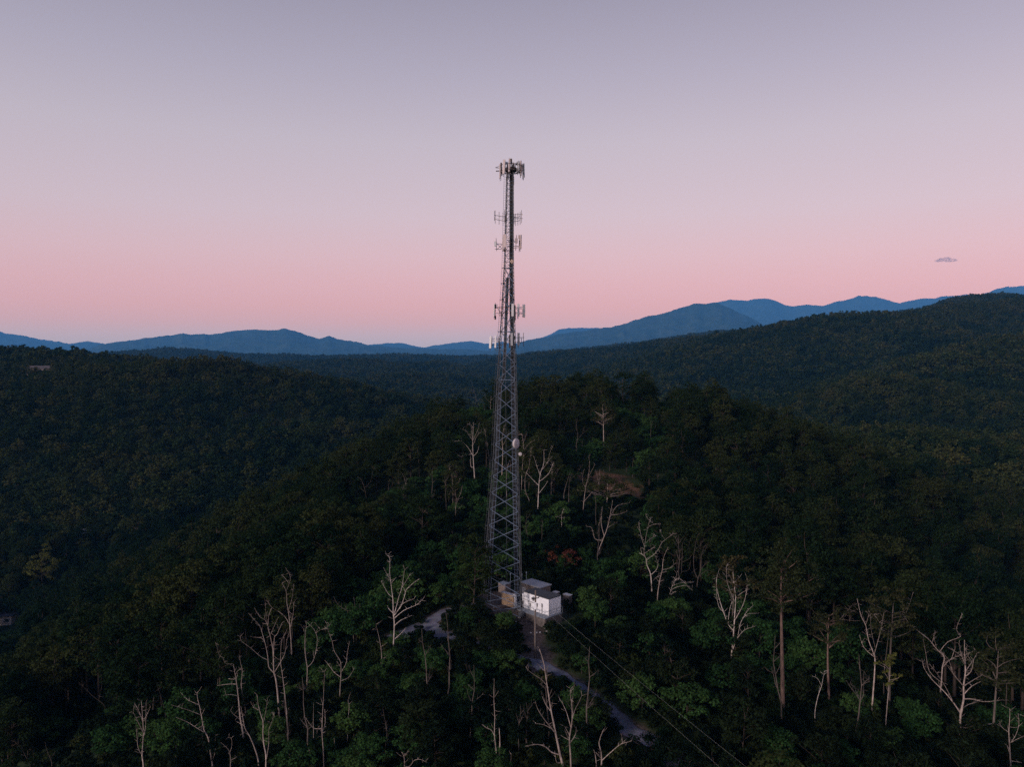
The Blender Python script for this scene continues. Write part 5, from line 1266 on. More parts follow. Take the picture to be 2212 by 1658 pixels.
panel_antenna(c2(771, 1258), c2(771, 1454), 0.38, -2.0, R(8), M_PANEL_GREY, 0.16)
panel_antenna(c2(738, 1282), c2(738, 1480), 0.17, -0.9, R(30), M_STEEL_DARK, 0.14, True, 0.1, False)
panel_antenna(c2(875, 1258), c2(873, 1450), 0.40, -0.5, R(14), M_PANEL_GREY, 0.16)
radio_box(c2(822, 1330), 0.2, 0.6, 0.2, 0, M_STEEL_DARK); radio_box(c2(826, 1430), 0.16, 0.9, 0.2, 0, M_STEEL_DARK)
# ---- dishes
def drum_dish(c, rad, depth, axis, dy, name, hub=True):
    p = W(c, dy); ax = Vector(axis).normalized()
    m = mat_plain('dish_radome', (0.46, 0.40, 0.385), 0.6, 0, 0.1, 6)
    mb = MB()
    mb.lathe(p - ax * depth * 0.5, ax, [(0, rad * 0.25), (depth * 0.06, rad * 0.86), (depth * 0.12, rad), (depth * 0.30, rad), (depth * 0.31, rad * 0.975), (depth * 0.55, rad * 0.975), (depth * 0.56, rad), (depth * 0.76, rad), (depth * 0.80, rad * 0.94), (depth * 0.95, rad * 0.6), (depth, rad * 0.05)], 36)
    d = mb.build(name, m, TW, False)
    if hub:
        hb = MB(); front = ax if ax.y < 0 else -ax; base = p + front * depth * 0.5
        hb.lathe(base - front * 0.02, front, [(0, rad * 0.19), (0.05, rad * 0.19), (0.06, rad * 0.13)], 18)
        o = hb.build('dish_hub', M_PANEL, TW); o.parent = d; o.matrix_parent_inverse = Matrix.Identity(4)
    mt = MB(); mt.tube([p + Vector((0, 0.1, -rad * 1.15)), p + Vector((0, 0.1, rad * 0.9))], 0.055, 6)
    mt.bar(p + Vector((0, 0.1, 0.4 * rad)), p + Vector((-0.5, 0.3, 0.4 * rad)), 0.07); mt.bar(p + Vector((0, 0.1, -0.5 * rad)), p + Vector((-0.5, 0.3, -0.5 * rad)), 0.07)
    o = mt.build('dish_mount', M_STEEL_DARK, TW); o.parent = d; o.matrix_parent_inverse = Matrix.Identity(4)
    return d
drum_dish(c3(838, 1384), 0.86, 0.50, (0.84, -0.54, 0.02), -2.6, 'dish_antenna')
drum_dish(c3(901, 1545), 0.31, 0.22, (0.25, -0.96, 0.1), -2.4, 'dish_antenna', False)
# ------------------------------------------------------------------ the compound
def ground_pt(px, py, z):
    b = (829.0 - py) / F; fy = CP + b * SP; fz = -SP + b * CP
    t = (z - CAM.z) / fz
    return Vector(((px - 1106.0) / F * t, CAM.y + fy * t, z))
ZF = -0.9
BR = ground_pt(*c5(1410, 1050), ZF); BL = ground_pt(*c5(1005, 915), ZF)
U = (BL - BR); LEN = U.length; U.normalize(); N2 = Vector((-U.y, U.x, 0))
if N2.x < 0: N2 = -N2
ANG = math.atan2(U.y, U.x); QZ = rotz(ANG)        # local x along the long wall (towards the left), local y away from it
if (QZ @ Vector((0, 1, 0))).dot(N2) < 0: QZ2 = QZ @ Matrix.Diagonal((1, -1, 1))
else: QZ2 = QZ
def loc(o, x, y, z): return o + U * x + N2 * y + Vector((0, 0, z))
def shed(origin, L, Wd, Hh, name, label, cat, wall, roof, over=0.12, rib=None, front=0.0, thick=0.16, lean=0.0):
    e = empty(name, origin, label, cat); mb = MB()
    c = loc(origin, L / 2, Wd / 2, Hh / 2); mb.box(c, (L, Wd, Hh), QZ2)
    w = mb.build('wall', wall, e)
    rf = MB(); rc = loc(origin, L / 2, Wd / 2, Hh + thick / 2 + 0.003)
    rf.box(rc, (L + 2 * over, Wd + 2 * over, thick), QZ2); r_ = rf.build('roof', roof, e)
    if rib:
        rb = MB()
        for k in range(int(Wd / rib)): rb.box(loc(origin, -0.012, rib * (k + 0.5), Hh / 2), (0.03, rib * 0.5, Hh - 0.02), QZ2)
        rb.build('ribbed_cladding', wall, e)
    return e, w, r_
WS, ws_wall, ws_roof = shed(BR, LEN, 3.0, 2.85, 'equipment_shed', 'white equipment shed with black flat roof beside the tower foot', 'shed', M_WHITE, M_MEMBRANE, 0.05, 0.2, thick=0.12)
trim = MB()
for a, b in ((0, 0), (LEN, 0)): trim.box(loc(BR, a, -0.005, 1.42), (0.09, 0.06, 2.83), QZ2)
trim.box(loc(BR, LEN / 2, -0.012, 2.80), (LEN + 0.05, 0.05, 0.08), QZ2)
trim.build('corner_trim', M_PANEL_GREY, WS)
for u, v, w, h in ((1113, 862, 0.36, 0.5), (1222, 866, 0.38, 0.55), (1305, 872, 0.28, 0.55)):
    t = LEN * (1410 - u) / 405.0; zz = ((915 + (1410 - u) / 405.0 * -135 + 135 * 1.0) - v) if False else None
    ybot = 1050 - (1410 - u) / 405.0 * 135.0; hz = (ybot - v) / 95.0
    mb = MB(); mb.bbox(loc(BR, t, -0.10, hz), (w, 0.16, h), 0.02, QZ2); mb.box(loc(BR, t, -0.05, hz - h * 0.5 - 0.35), (0.06, 0.06, 0.7), QZ2)
    o = mb.build('meter_box', M_BOX, WS)
    lid = MB(); lid.box(loc(BR, t, -0.19, hz), (w * 0.7, 0.02, h * 0.6), QZ2); lo = lid.build('meter_box_door', M_PANEL_GREY, WS); lo.parent = o; lo.matrix_parent_inverse = Matrix.Identity(4)
cd = MB(); cd.tube([loc(BR, 1.6, -0.07, 0.1), loc(BR, 1.6, -0.07, 1.3)], 0.05, 6); cd.tube([loc(BR, LEN + 0.3, -0.1, 1.62), loc(BR, LEN - 1.5, -0.08, 1.5), loc(BR, 2.6, -0.1, 1.45)], 0.03, 5)
cd.build('conduit', M_CABLE, WS)
an = MB(); an.bbox(loc(BR, LEN + 0.35, 0.55, 1.2), (0.55, 0.9, 2.3), 0.03, QZ2); an.build('annex_cabinet', M_WHITE, WS)
vent = MB(); vent.box(loc(BR, LEN + 0.35, 0.08, 0.8), (0.35, 0.05, 0.6), QZ2); vent.build('annex_vent', M_BOX, WS)

# ---- deck, railing and block foundation under the white shed
DK = empty('raised_deck', loc(BR, -0.4, -1.45, ZF - BR.z), 'raised grey walkway deck with railing round the front of the white shed', 'deck')
mb = MB(); ctr = loc(BR, LEN / 2 - 0.1, -0.72, -0.09); mb.box(ctr, (LEN + 0.7, 1.40, 0.12), QZ2); mb.box(loc(BR, -0.24, 1.42, -0.09), (0.42, 2.84, 0.12), QZ2)
mb.build('deck_floor', M_DECK, DK)
mb = MB(); mb.box(loc(BR, LEN / 2 - 0.1, -1.33, -1.16), (LEN + 0.64, 0.12, 2.0), QZ2); mb.box(loc(BR, -0.38, 0.80, -1.16), (0.12, 4.1, 2.0), QZ2); mb.box(loc(BR, LEN / 2, 1.5, -1.1), (LEN - 0.1, 2.9, 2.1), QZ2)
mb.build('foundation', M_BLOCK, DK)
mb = MB()
for hz, rr in ((1.05, 0.035), (0.55, 0.025)):
    mb.tube([loc(BR, LEN + 0.2, -1.42, hz), loc(BR, -0.42, -1.42, hz), loc(BR, -0.42, 2.9, hz)], rr, 6)
for k in range(6): mb.tube([loc(BR, LEN + 0.2 - k * (LEN + 0.62) / 5, -1.42, -0.1), loc(BR, LEN + 0.2 - k * (LEN + 0.62) / 5, -1.42, 1.05)], 0.03, 5)
for k in range(1, 4): mb.tube([loc(BR, -0.42, -1.42 + k * 1.44, -0.1), loc(BR, -0.42, -1.42 + k * 1.44, 1.05)], 0.03, 5)
mb.tube([loc(BR, LEN + 0.2, -1.42, 1.05), loc(BR, LEN + 0.2, -0.2, 1.05)], 0.03, 5)
mb.build('railing', M_DECK, DK)

# ---- grey-roofed shed behind, cabinets and the tan cabinet left of the gate
z2 = 1.95
rA, rD = ground_pt(*c5(965, 497), z2), ground_pt(*c5(1268, 590), z2)
o2 = Vector((rD.x, rD.y, -1.05)); L2 = (rA - rD).length
e2, w2, r2_ = shed(o2, L2, 2.7, 2.86, 'grey_roofed_shed', 'brown shed with flat grey weathered roof behind the white shed', 'shed', M_BROWN, M_ROOF_GREY, 0.18)
dd = MB(); dd.box(loc(o2, L2 - 0.75, -0.03, 1.1), (0.95, 0.06, 2.1), QZ2); dd.build('door', M_PANEL_GREY, e2)
dd = MB(); dd.box(loc(o2, L2 * 0.45, -0.03, 1.6), (1.3, 0.06, 0.7), QZ2); dd.build('wall_panel', M_BOX, e2)
def cabinet(px, py, w, d, h, top, lab, wall, topm, name='equipment_cabinet'):
    p = ground_pt(px, py, top); o = Vector((p.x, p.y, top - h))
    e = empty(name, o, lab, 'cabinet')
    mb = MB(); mb.bbox(loc(o, 0, 0, h / 2), (w, d, h), 0.03, QZ2); mb.build('body', wall, e)
    mb = MB(); mb.box(loc(o, 0, 0, h + 0.035), (w + 0.12, d + 0.12, 0.06), QZ2); mb.build('lid', topm, e)
    mb = MB(); mb.box(loc(o, 0, -d / 2 - 0.012, h * 0.5), (w * 0.8, 0.024, h * 0.8), QZ2); mb.build('door', wall, e)
    return e
cabinet(*c5(1522, 664), 1.0, 0.8, 1.5, 0.5, 'small brown cabinet with pale blue lid against the right side of the white shed', M_BROWN, M_PANEL_GREY)
cabinet(*c5(1710, 706), 1.5, 0.9, 1.5, 0.1, 'brown cabinet with wide pale lid at the far right of the compound', M_BROWN, M_PANEL_GREY)
cabinet(*c5(760, 690), 3.0, 0.7, 2.2, 1.1, 'tan cabinet half hidden by the dark tree left of the tower foot', M_TAN, M_PANEL_GREY)
cabinet(*c5(690, 520), 1.9, 1.4, 1.9, 0.8, 'low dark hut under the tower behind the tan cabinet', M_BROWN, M_DECK, 'equipment_hut')
cabinet(*c5(858, 700), 0.5, 0.5, 2.3, 1.25, 'narrow white cabinet at the right end of the tan cabinet', M_WHITE, M_PANEL_GREY)
# small posts with pale heads
for u, v, vb, lab in ((788, 385, 480, 'thin grey post under the left part of the tower bracing'), (1045, 362, 465, 'thin grey post with pale cap behind the grey roofed shed'), (972, 390, 470, 'short grey post between tower leg and grey roofed shed')):
    b = ground_pt(*c5(u, vb), 0.6); t = ground_pt(*c5(u, v), 0.6)
    zt = at(c5(u, v)[0], c5(u, v)[1], b.y - CAM.y).z
    mb = MB(); mb.tube([(b.x, b.y, -1.1), (b.x, b.y, zt)], 0.04, 6); mb.lathe((b.x, b.y, zt), (0, 0, 1), [(0, 0.05), (0.05, 0.09), (0.3, 0.09), (0.34, 0.04)], 8)
    tag(mb.build('post', M_STEEL), lab, 'post')
# ---- retaining wall and rail left of the gate
a, b = ground_pt(*c5(508, 1010), -1.3), ground_pt(*c5(838, 975), -1.3)
RW = empty('retaining_wall', a, 'low stained retaining wall with pipe rail below the tan cabinet', 'wall')
d = (b - a); L = d.length; q = rotz(math.atan2(d.y, d.x)); mb = MB(); mb.box((a + b) / 2 + Vector((0, 0, -0.35)), (L, 0.3, 1.5), q); mb.build('wall_body', M_BLOCK, RW)
mb = MB()
for hz in (0.5, 1.25): mb.tube([a + Vector((0, 0, hz)), b + Vector((0, 0, hz))], 0.04, 6)
for k in range(4): p = a.lerp(b, k / 3); mb.tube([p + Vector((0, 0, 0.3)), p + Vector((0, 0, 1.3))], 0.035, 6)
mb.build('rail', M_DECK, RW)
# gate between the two
g0, g1 = b + Vector((0.2, 0, 0)), ground_pt(*c5(945, 960), -1.3)
GT = MB()
for p in (g0, g1): GT.tube([p + Vector((0, 0, -0.5)), p + Vector((0, 0, 1.7))], 0.05, 6)
for hz in (0.1, 0.9, 1.6): GT.tube([g0 + Vector((0, 0, hz)), g1 + Vector((0, 0, hz))], 0.03, 5)
for k in range(1, 8): p = g0.lerp(g1, k / 8); GT.tube([p + Vector((0, 0, 0.1)), p + Vector((0, 0, 1.6))], 0.012, 4)
tag(GT.build('pipe_gate', M_DECK), 'grey pipe gate closing the gap left of the white shed', 'gate')

# ---- tumbled rocks below the wall
def rock_mesh(seed, s):
    import bmesh
    bm = bmesh.new(); bmesh.ops.create_icosphere(bm, subdivisions=2, radius=s); r = random.Random(seed)
    off = [r.uniform(0, 9) for _ in range(3)]
    for v in bm.verts:
        n = v.co.normalized(); k = 1 + 0.28 * math.sin(3 * n.x + off[0]) * math.cos(2.7 * n.y + off[1]) + 0.2 * math.sin(4 * n.z + off[2]) + r.uniform(-0.10, 0.10)
        v.co = Vector((n.x * s * k * 1.25, n.y * s * k, n.z * s * k * 0.75))
    me = bpy.data.meshes.new('rock'); bm.to_mesh(me); bm.free(); me.materials.append(M_ROCK); return me
RK = [rock_mesh(i, 0.3) for i in range(5)]
rr = random.Random(12)
for (u, v, s) in [(555, 1095, .9), (600, 1080, 1.2), (640, 1045, 1.1), (612, 1115, .8), (680, 1100, .7), (585, 1130, .6), (640, 1150, .6), (700, 1150, .5), (655, 1210, .5), (690, 1215, .45), (470, 1150, .7), (500, 1170, .5), (720, 1080, .5), (905, 1060, .7), (940, 1085, .6), (965, 1075, .5), (760, 1120, .4), (830, 1050, .6), (880, 1150, .4), (545, 1150, .5), (800, 1090, .4), (1270, 1320, .4), (1370, 1305, .5), (1210, 1325, .4), (1320, 1340, .4), (1120, 1330, .4), (850, 1645, .5), (1020, 1560, .4)]:
    px, py = c5(u, v); D = hit(px, py, 0.1); p = at(px, py, D)
    o = bpy.data.objects.new('rock', RK[rr.randrange(5)]); C.objects.link(o); o.location = (p.x, p.y, p.z + 0.05); o.scale = (s * 1.3,) * 3; o.rotation_euler = (rr.uniform(-.4, .4), rr.uniform(-.4, .4), rr.uniform(0, 6))
    if v < 1260: tag(o, 'pale broken rock tumbled on the bare bank below the compound wall', 'rock', 'rocks heaped below the compound wall')
    else: tag(o, 'small pale stone scattered on the bare earth below the white shed deck', 'rock', 'stones on the bare earth below the deck')

# ---- utility pole and its wires
pD = hit(1156, 1424, 0.0); pb = at(1156, 1424, pD); ptz = at(1158, 1276, pD).z
UP = empty('utility_pole', pb, 'wooden utility pole with meter boxes standing in front of the white shed', 'utility pole')
mb = MB(); mb.tube([(pb.x, pb.y, pb.z - 0.6), (pb.x, pb.y, (pb.z + ptz) / 2), (pb.x + 0.06, pb.y, ptz)], [0.17, 0.15, 0.12], 10); mb.build('pole_shaft', M_POLE, UP, True)
zx = at(*c5(1200, 765), pD).z
mb = MB(); mb.lathe((pb.x - 0.28, pb.y - 0.05, zx - 0.35), (0, 0, 1), [(0, 0.15), (0.05, 0.18), (0.55, 0.18), (0.62, 0.1)], 12); mb.build('transformer_can', M_BOX, UP)
mb = MB(); mb.box((pb.x, pb.y - 0.16, zx + 0.05), (1.25, 0.1, 0.12), rotz(R(25)))
for s in (-0.5, 0.5): mb.lathe((pb.x + s * 1.1, pb.y - 0.16 + s * 0.5, zx + 0.1), (0, 0, 1), [(0, 0.05), (0.08, 0.08), (0.16, 0.05)], 8)
mb.build('crossarm', M_STEEL_DARK, UP)
zm = at(*c5(1195, 880), pD).z
mb = MB(); mb.bbox((pb.x + 0.02, pb.y - 0.2, zm), (0.34, 0.16, 1.1), 0.02); mb.build('white_service_box', M_WHITE, UP)
mb = MB(); mb.tube([(pb.x + 0.02, pb.y - 0.17, zm - 0.5), (pb.x + 0.02, pb.y - 0.19, pb.z)], 0.03, 5); mb.build('riser_conduit', M_BOX, UP)
M_WIRE = mat_plain('aluminium_wire', (0.30, 0.29, 0.24), 0.5, 0.2, 0.1)
def wire(lab, a, b, sag, r=0.0055, mat=None):
    a, b = Vector(a), Vector(b); mb = MB()
    mb.tube([a.lerp(b, t) + Vector((0, 0, -sag * 4 * t * (1 - t))) for t in np.linspace(0, 1, 40)], r, 5)
    tag(mb.build('power_line', mat or M_WIRE), lab, 'power line')
wire('upper power line running from the pole down to the right corner', (pb.x + 0.5, pb.y - 0.1, zx + 0.2), at(1690, 1720, 68) , 0.25)
wire('lower power line running from the pole down to the right corner', (pb.x - 0.5, pb.y - 0.5, zx + 0.2), at(1625, 1720, 68), 0.25)
wire('thin black guy line from pole top to the shed roof', (pb.x + 0.03, pb.y, ptz - 0.2), loc(BR, 2.2, 0.1, 3.0), 0.05, 0.015, M_CABLE)
wire('black service cable from the tan cabinet to the utility pole', ground_pt(*c5(858, 824), -0.2) + Vector((0, -0.6, 1.0)), (pb.x, pb.y - 0.05, at(*c5(1190, 838), pD).z), 0.15, 0.02, M_CABLE)

# ---- a few houses half hidden in the valley woods
def house(px, py, off, L, Wd, Hh, turn, label, wall, roof, flat=False, d0=150):
    D = hit(px, py, off, d0); p = at(px, py, D); g = H1(p.x, p.y); base = Vector((p.x, p.y, p.z - Hh - (0 if flat else Wd * 0.2)))
    base.z = max(base.z, g - 0.3)
    e = empty('house', base, label, 'house'); q = rotz(turn)
    mb = MB(); mb.box(base + Vector((0, 0, Hh / 2 - 1.5)), (L, Wd, Hh + 3), q); mb.build('wall', wall, e)
    mb = MB()
    if flat: mb.box(base + Vector((0, 0, Hh + 0.15)), (L + 0.8, Wd + 0.8, 0.3), q)
    else:
        rg = Wd * 0.32; vs = [q @ Vector(v) + base for v in ((-L / 2 - .5, -Wd / 2 - .5, Hh - .1), (L / 2 + .5, -Wd / 2 - .5, Hh - .1), (L / 2 + .5, Wd / 2 + .5, Hh - .1), (-L / 2 - .5, Wd / 2 + .5, Hh - .1), (-L / 2 - .5, 0, Hh + rg), (L / 2 + .5, 0, Hh + rg))]
        mb.add(vs, [(0, 1, 5, 4), (2, 3, 4, 5), (0, 4, 3), (1, 2, 5), (3, 2, 1, 0)])
    mb.build('roof', roof, e)
    for k in range(3):
        mb = MB(); mb.box(base + q @ Vector((-L / 2 + L * (k + 0.5) / 3, -Wd / 2 - 0.02, Hh * 0.55)), (L * 0.16, 0.05, Hh * 0.32), q); mb.build('window', M_GLASS, e)
    return e
M_HW = mat_plain('pale_siding', (0.50, 0.42, 0.38), 0.8, 0, 0.1, 2); M_HR = mat_plain('slate_house_roof', (0.14, 0.15, 0.19), 0.8, 0, 0.2, 3); M_HT = mat_plain('teal_metal_roof', (0.06, 0.13, 0.14), 0.6, 0.1, 0.2, 3)
house(4, 1335, 2.5, 12, 7, 4.0, R(4), 'pale house with flat grey roof at the left edge of the picture', M_HW, mat_plain('dark_blue_roof', (0.05, 0.055, 0.085), 0.8, 0, 0.3, 2), True)
house(34, 1036, 6, 11, 8, 3.2, R(-8), 'house with teal metal roof deep in the woods at the left', mat_plain('dark_timber_siding', (0.08, 0.06, 0.05)), M_HT)
house(178, 1146, 7, 8, 6, 3, R(20), 'small house with slate blue roof in the dark valley at the left', mat_plain('dark_siding', (0.09, 0.08, 0.08)), M_HR)
house(90, 793, 9, 26, 10, 4, R(5), 'long low building on the crest of the left hill', M_BROWN, mat_plain('worn_roof', (0.075, 0.058, 0.056)), False, 600)
srand = random.Random(3)
def catmull(P, k=3):
    out = []
    for i in range(len(P) - 1):
        p0, p1, p2, p3 = P[max(i - 1, 0)], P[i], P[i + 1], P[min(i + 2, len(P) - 1)]
        for j in range(k):
            t = j / k
            out.append(0.5 * (2 * p1 + (p2 - p0) * t + (2 * p0 - 5 * p1 + 4 * p2 - p3) * t * t + (3 * p1 - p0 - 3 * p2 + p3) * t ** 3))
    out.append(P[-1]); return out
SNAG_SPOTS = []
def build_snag(crop, label, r0, trunk, branches, mat=None, off=2.0, twigs=1.0, name='dead_tree', group=None, D=None, d0=70.0, cat='dead tree'):
    r0 = r0 * 0.6; mat = mat or M_SNAG; ox, oy, k = CROPS[crop]
    T = [(ox + u * k, oy + v * k) for u, v in trunk]
    if D is None: D = hit(T[0][0], T[0][1], off, d0)
    foot = at(T[0][0], T[0][1], D); g = H1(foot.x, foot.y)
    low = T[1] if len(T) > 1 else T[0]
    e = empty(name, (foot.x, foot.y, min(g, foot.z)), label, cat, group)
    SNAG_SPOTS.append((foot.x, foot.y))
    tp = []; dy = 0.0
    for i, (px, py) in enumerate(T):
        tp.append(at(px, py, D + dy)); dy += srand.uniform(-0.22, 0.22)
    base = Vector((foot.x + srand.uniform(-.1, .1), foot.y, min(g, foot.z) - 0.5))
    P = catmull([base] + tp); n = len(P)
    # arc length taper
    Ls = [0.0]
    for a, b in zip(P[:-1], P[1:]): Ls.append(Ls[-1] + (b - a).length)
    def rad(s, ra, rb): return ra + (rb - ra) * min(1, max(0, s)) ** 0.85
    trunk_r = [rad(l / Ls[-1], r0 * 1.15, r0 * 0.16) * srand.uniform(0.92, 1.08) for l in Ls]
    mb = MB(); mb.tube(P, trunk_r, 7)
    o = mb.build('trunk', mat, e, True)
    segs = [(P, trunk_r)]
    for br in branches:
        Bp = [(ox + u * k, oy + v * k) for u, v in br]
        q0 = at(Bp[0][0], Bp[0][1], D); best = None
        for (S, Rr) in segs:
            for p, r_ in zip(S, Rr):
                d = (Vector((p.x, 0, p.z)) - Vector((q0.x, 0, q0.z))).length
                if best is None or d < best[0]: best = (d, p, r_)
        joint = best[1] if best[0] < 1.6 else None
        yb = joint.y - CAM.y if joint is not None else D
        drift = srand.choice((-1, 1)) * srand.uniform(0.15, 0.55)
        pts = []; L = 0.0; prev = None
        for i, (px, py) in enumerate(Bp):
            c = at(px, py, yb)
            if prev is not None: L += (c - prev).length
            prev = c; pts.append(at(px, py, yb + drift * L))
        if joint is not None: pts[0] = joint.copy()
        S = catmull(pts)
        ls = [0.0]
        for a, b in zip(S[:-1], S[1:]): ls.append(ls[-1] + (b - a).length)
        rb = min(best[2] * 0.72, 0.040 + 0.012 * ls[-1]) if joint is not None else 0.045
        rr_ = [max(0.014, rad(l / max(ls[-1], .01), rb, 0.016)) * srand.uniform(0.85, 1.12) for l in ls]
        mb = MB(); mb.tube(S, rr_, 5)
        # broken side twigs
        for t in range(int(ls[-1] * 1.5 * twigs + srand.random())):
            i = srand.randrange(len(S) // 4, len(S)); d = Vector((srand.gauss(0, 1), srand.gauss(0, 1), srand.gauss(0.5, 0.6))).normalized()
            l = srand.uniform(0.25, 0.9); a = S[i]; m = a + d * l * 0.5 + Vector((0, 0, 0.05)); b = a + d * l + Vector((0, 0, srand.uniform(0, .25) * l))
            mb.tube([a, m, b], [min(rr_[i], 0.022), 0.015, 0.008], 4)
        mb.build('branch', mat, e, True); segs.append((S, rr_))
    tw = MB(); nt = int(Ls[-1] * 1.3 * twigs)
    for t in range(nt):
        i = srand.randrange(n // 3, n); d = Vector((srand.gauss(0, 1), srand.gauss(0, 1), srand.gauss(0.3, 0.5))).normalized()
        l = srand.uniform(0.25, 1.1); a = P[i]; tw.tube([a, a + d * l * 0.55 + Vector((0, 0, .04)), a + d * l + Vector((0, 0, .2 * l))], [0.024, 0.016, 0.008], 4)
    if nt: tw.build('twigs', mat, e, True)
    return e
for (cr, lab, r0, trunk, br, mat, kw), D in zip(SNAGS, SNAG_AT):
    kw = dict(kw); kw['D'] = D
    build_snag(cr, lab, r0, trunk, br, mat, **kw)

# ---- thinner snags scattered through the burnt wood: a few forms, copied
def snag_form(seed):
    r = random.Random(seed); e = bpy.data.objects.new('dead_tree', None); H = r.uniform(9, 13); forms = []
    P = [Vector((0, 0, -0.6))]
    for i in range(1, 8): P.append(Vector((P[-1].x + r.gauss(0, 0.16), P[-1].y + r.gauss(0, 0.16), -0.6 + (H + 0.6) * i / 7)))
    mb = MB(); mb.tube(P, [0.13 * (1 - 0.86 * i / 7) for i in range(8)], 6); forms.append(('trunk', mb))
    for b in range(r.randrange(3, 7)):
        i = r.randrange(3, 7); a = P[i]; az = r.uniform(0, 6.28); l = r.uniform(1.0, 3.2) * (1.25 - i / 9); up = r.uniform(0.5, 1.5)
        S = [a]; d = Vector((math.cos(az), math.sin(az), up)).normalized()
        for t in range(4): d = (d + Vector((r.gauss(0, .16), r.gauss(0, .16), r.gauss(0.08, .16)))).normalized(); S.append(S[-1] + d * l / 4)
        mb = MB(); mb.tube(S, [0.05 * (1 - 0.75 * t / 4) for t in range(5)], 5)
        for t in range(5):
            q = S[r.randrange(1, 5)]; dd = Vector((r.gauss(0, 1), r.gauss(0, 1), r.gauss(0.5, .6))).normalized() * r.uniform(0.3, 0.9); mb.tube([q, q + dd * 0.5, q + dd + Vector((0, 0, 0.1))], [0.02, 0.014, 0.008], 4)
        forms.append(('branch', mb))
    out = []
    for nm, mb in forms:
        me_ = bpy.data.meshes.new(nm); me_.from_pydata(mb.v, [], mb.f); me_.polygons.foreach_set('use_smooth', np.full(len(me_.polygons), True)); out.append((nm, me_))
    return out
FORMS = []
for i in range(9):
    fm = snag_form(900 + i); m = M_SNAG_DULL
    for nm, me_ in fm: me_.materials.append(m)
    FORMS.append(fm)
ZONES = [((260, 930, 1190, 1640), 13, 'thin bare dead tree among leafy young trees at the lower left of the track', 'thin dead trees at the lower left'),
         ((850, 1060, 860, 1120), 12, 'thin bare dead tree on the wooded saddle left of the lattice tower', 'thin dead trees on the saddle left of the tower'),
         ((1140, 1480, 850, 1250), 15, 'thin bare dead tree on the wooded saddle right of the lattice tower', 'thin dead trees on the saddle right of the tower'),
         ((1440, 2190, 1130, 1620), 9, 'thin bare dead tree among the pines on the right-hand slope', 'thin dead trees on the right slope'),
         ((960, 1420, 1500, 1650), 7, 'thin bare dead tree at the bottom edge near the gravel track', 'thin dead trees at the bottom edge')]
zr = random.Random(44)
for (x0, x1, y0, y1), n, lab, grp in ZONES:
    for q in range(n):
        px, py = zr.uniform(x0, x1), zr.uniform(y0, y1); D = hit(px, py, 1.5)
        if D > 400: continue
        p = at(px, py, D); 
        if road_dist(np.array([p.x]), np.array([p.y]))[0] < 3.0 or pad_dist(np.array([p.x]), np.array([p.y]))[0] < 1.3: continue
        e = empty('dead_tree', (p.x, p.y, H1(p.x, p.y)), lab, 'dead tree', grp); s = zr.uniform(0.55, 1.1); e.scale = (s, s, s * zr.uniform(0.9, 1.25)); e.rotation_euler = (zr.gauss(0, .05), zr.gauss(0, .05), zr.uniform(0, 6.28))
        for nm, me_ in FORMS[zr.randrange(9)]:
            o = bpy.data.objects.new(nm, me_); C.objects.link(o); o.parent = e
# ------------------------------------------------------------------ single living trees that stand out
def special(name, px, py_base, py_top, half_w, label, mat, off=1.5, cat='tree', clumps=60, per=60, crad=None, cz_f=0.6, rz_f=0.42, seed=1, leaf=(0.28, 0.55), bark=None, trunk_r=0.2, D=None, d0=70.0, shell=0.5):
    if D is None: D = hit(px, py_base, off, d0)
    p = at(px, py_base, D); g = H1(p.x, p.y); top = at(px, py_top, D).z; h = top - g; rx = half_w / F * D
    r = np.random.default_rng(seed); e = empty(name, (p.x, p.y, g), label, cat)
    cc = crown_points(r, clumps, (p.x, p.y, g + h * cz_f), rx, h * rz_f, shell); cr = (crad or rx * 0.3) * r.uniform(0.7, 1.3, clumps)
    V = clump_leaves(cc, cr, per, leaf[0], leaf[1], r)
    mb = MB(); pts_ = [(p.x + 0.25 * math.sin(t * 3 + seed), p.y, g - 0.5 + t * (h * (cz_f + rz_f * 0.4) + 0.5)) for t in np.linspace(0, 1, 8)]
    mb.tube(pts_, [trunk_r * (1.15 - 0.85 * t) for t in np.linspace(0, 1, 8)], 8)
    for k in r.permutation(clumps)[:18]:
        z0 = max(g + h * (cz_f - rz_f * 0.8), cc[k, 2] - 0.5 * np.hypot(cc[k, 0] - p.x, cc[k, 1] - p.y)); z0 = min(z0, pts_[-1][2] - 0.2)
        limb(mb, (p.x, p.y, z0), cc[k], trunk_r * 0.4, 0.025, r, 0.1, 4, 4)
    mb.build('trunk', bark or M_BARK, e, True)
    o = bpy.data.objects.new('crown', leaf_mesh('crown', V, mat)); C.objects.link(o); o.parent = e; o.matrix_parent_inverse = Matrix.Translation(e.location).inverted()
    return e
special('broadleaf_tree', 1024, 1348, 1138, 46, 'tall narrow dark tree in front of the left tower leg', M_LEAF, 0.5, clumps=85, per=70, crad=0.95, cz_f=0.56, rz_f=0.46, seed=5, leaf=(0.22, 0.45), trunk_r=0.16)
special('rusty_tree', 1214, 1270, 1186, 36, 'rust-red leaved tree behind the grey roofed shed', M_LEAF_RUST, 2.0, clumps=40, per=46, crad=0.85, cz_f=0.62, rz_f=0.40, seed=6, leaf=(0.2, 0.4), trunk_r=0.12, D=160)
special('pine_tree', 1687, 1556, 1188, 64, 'tall pine with long bare reddish trunk and ragged crown at right', M_NEEDLE, 0.0, 'pine', 80, 46, 0.9, 0.80, 0.21, 8, (0.22, 0.5), M_PINE_BARK, 0.30, shell=0.3)
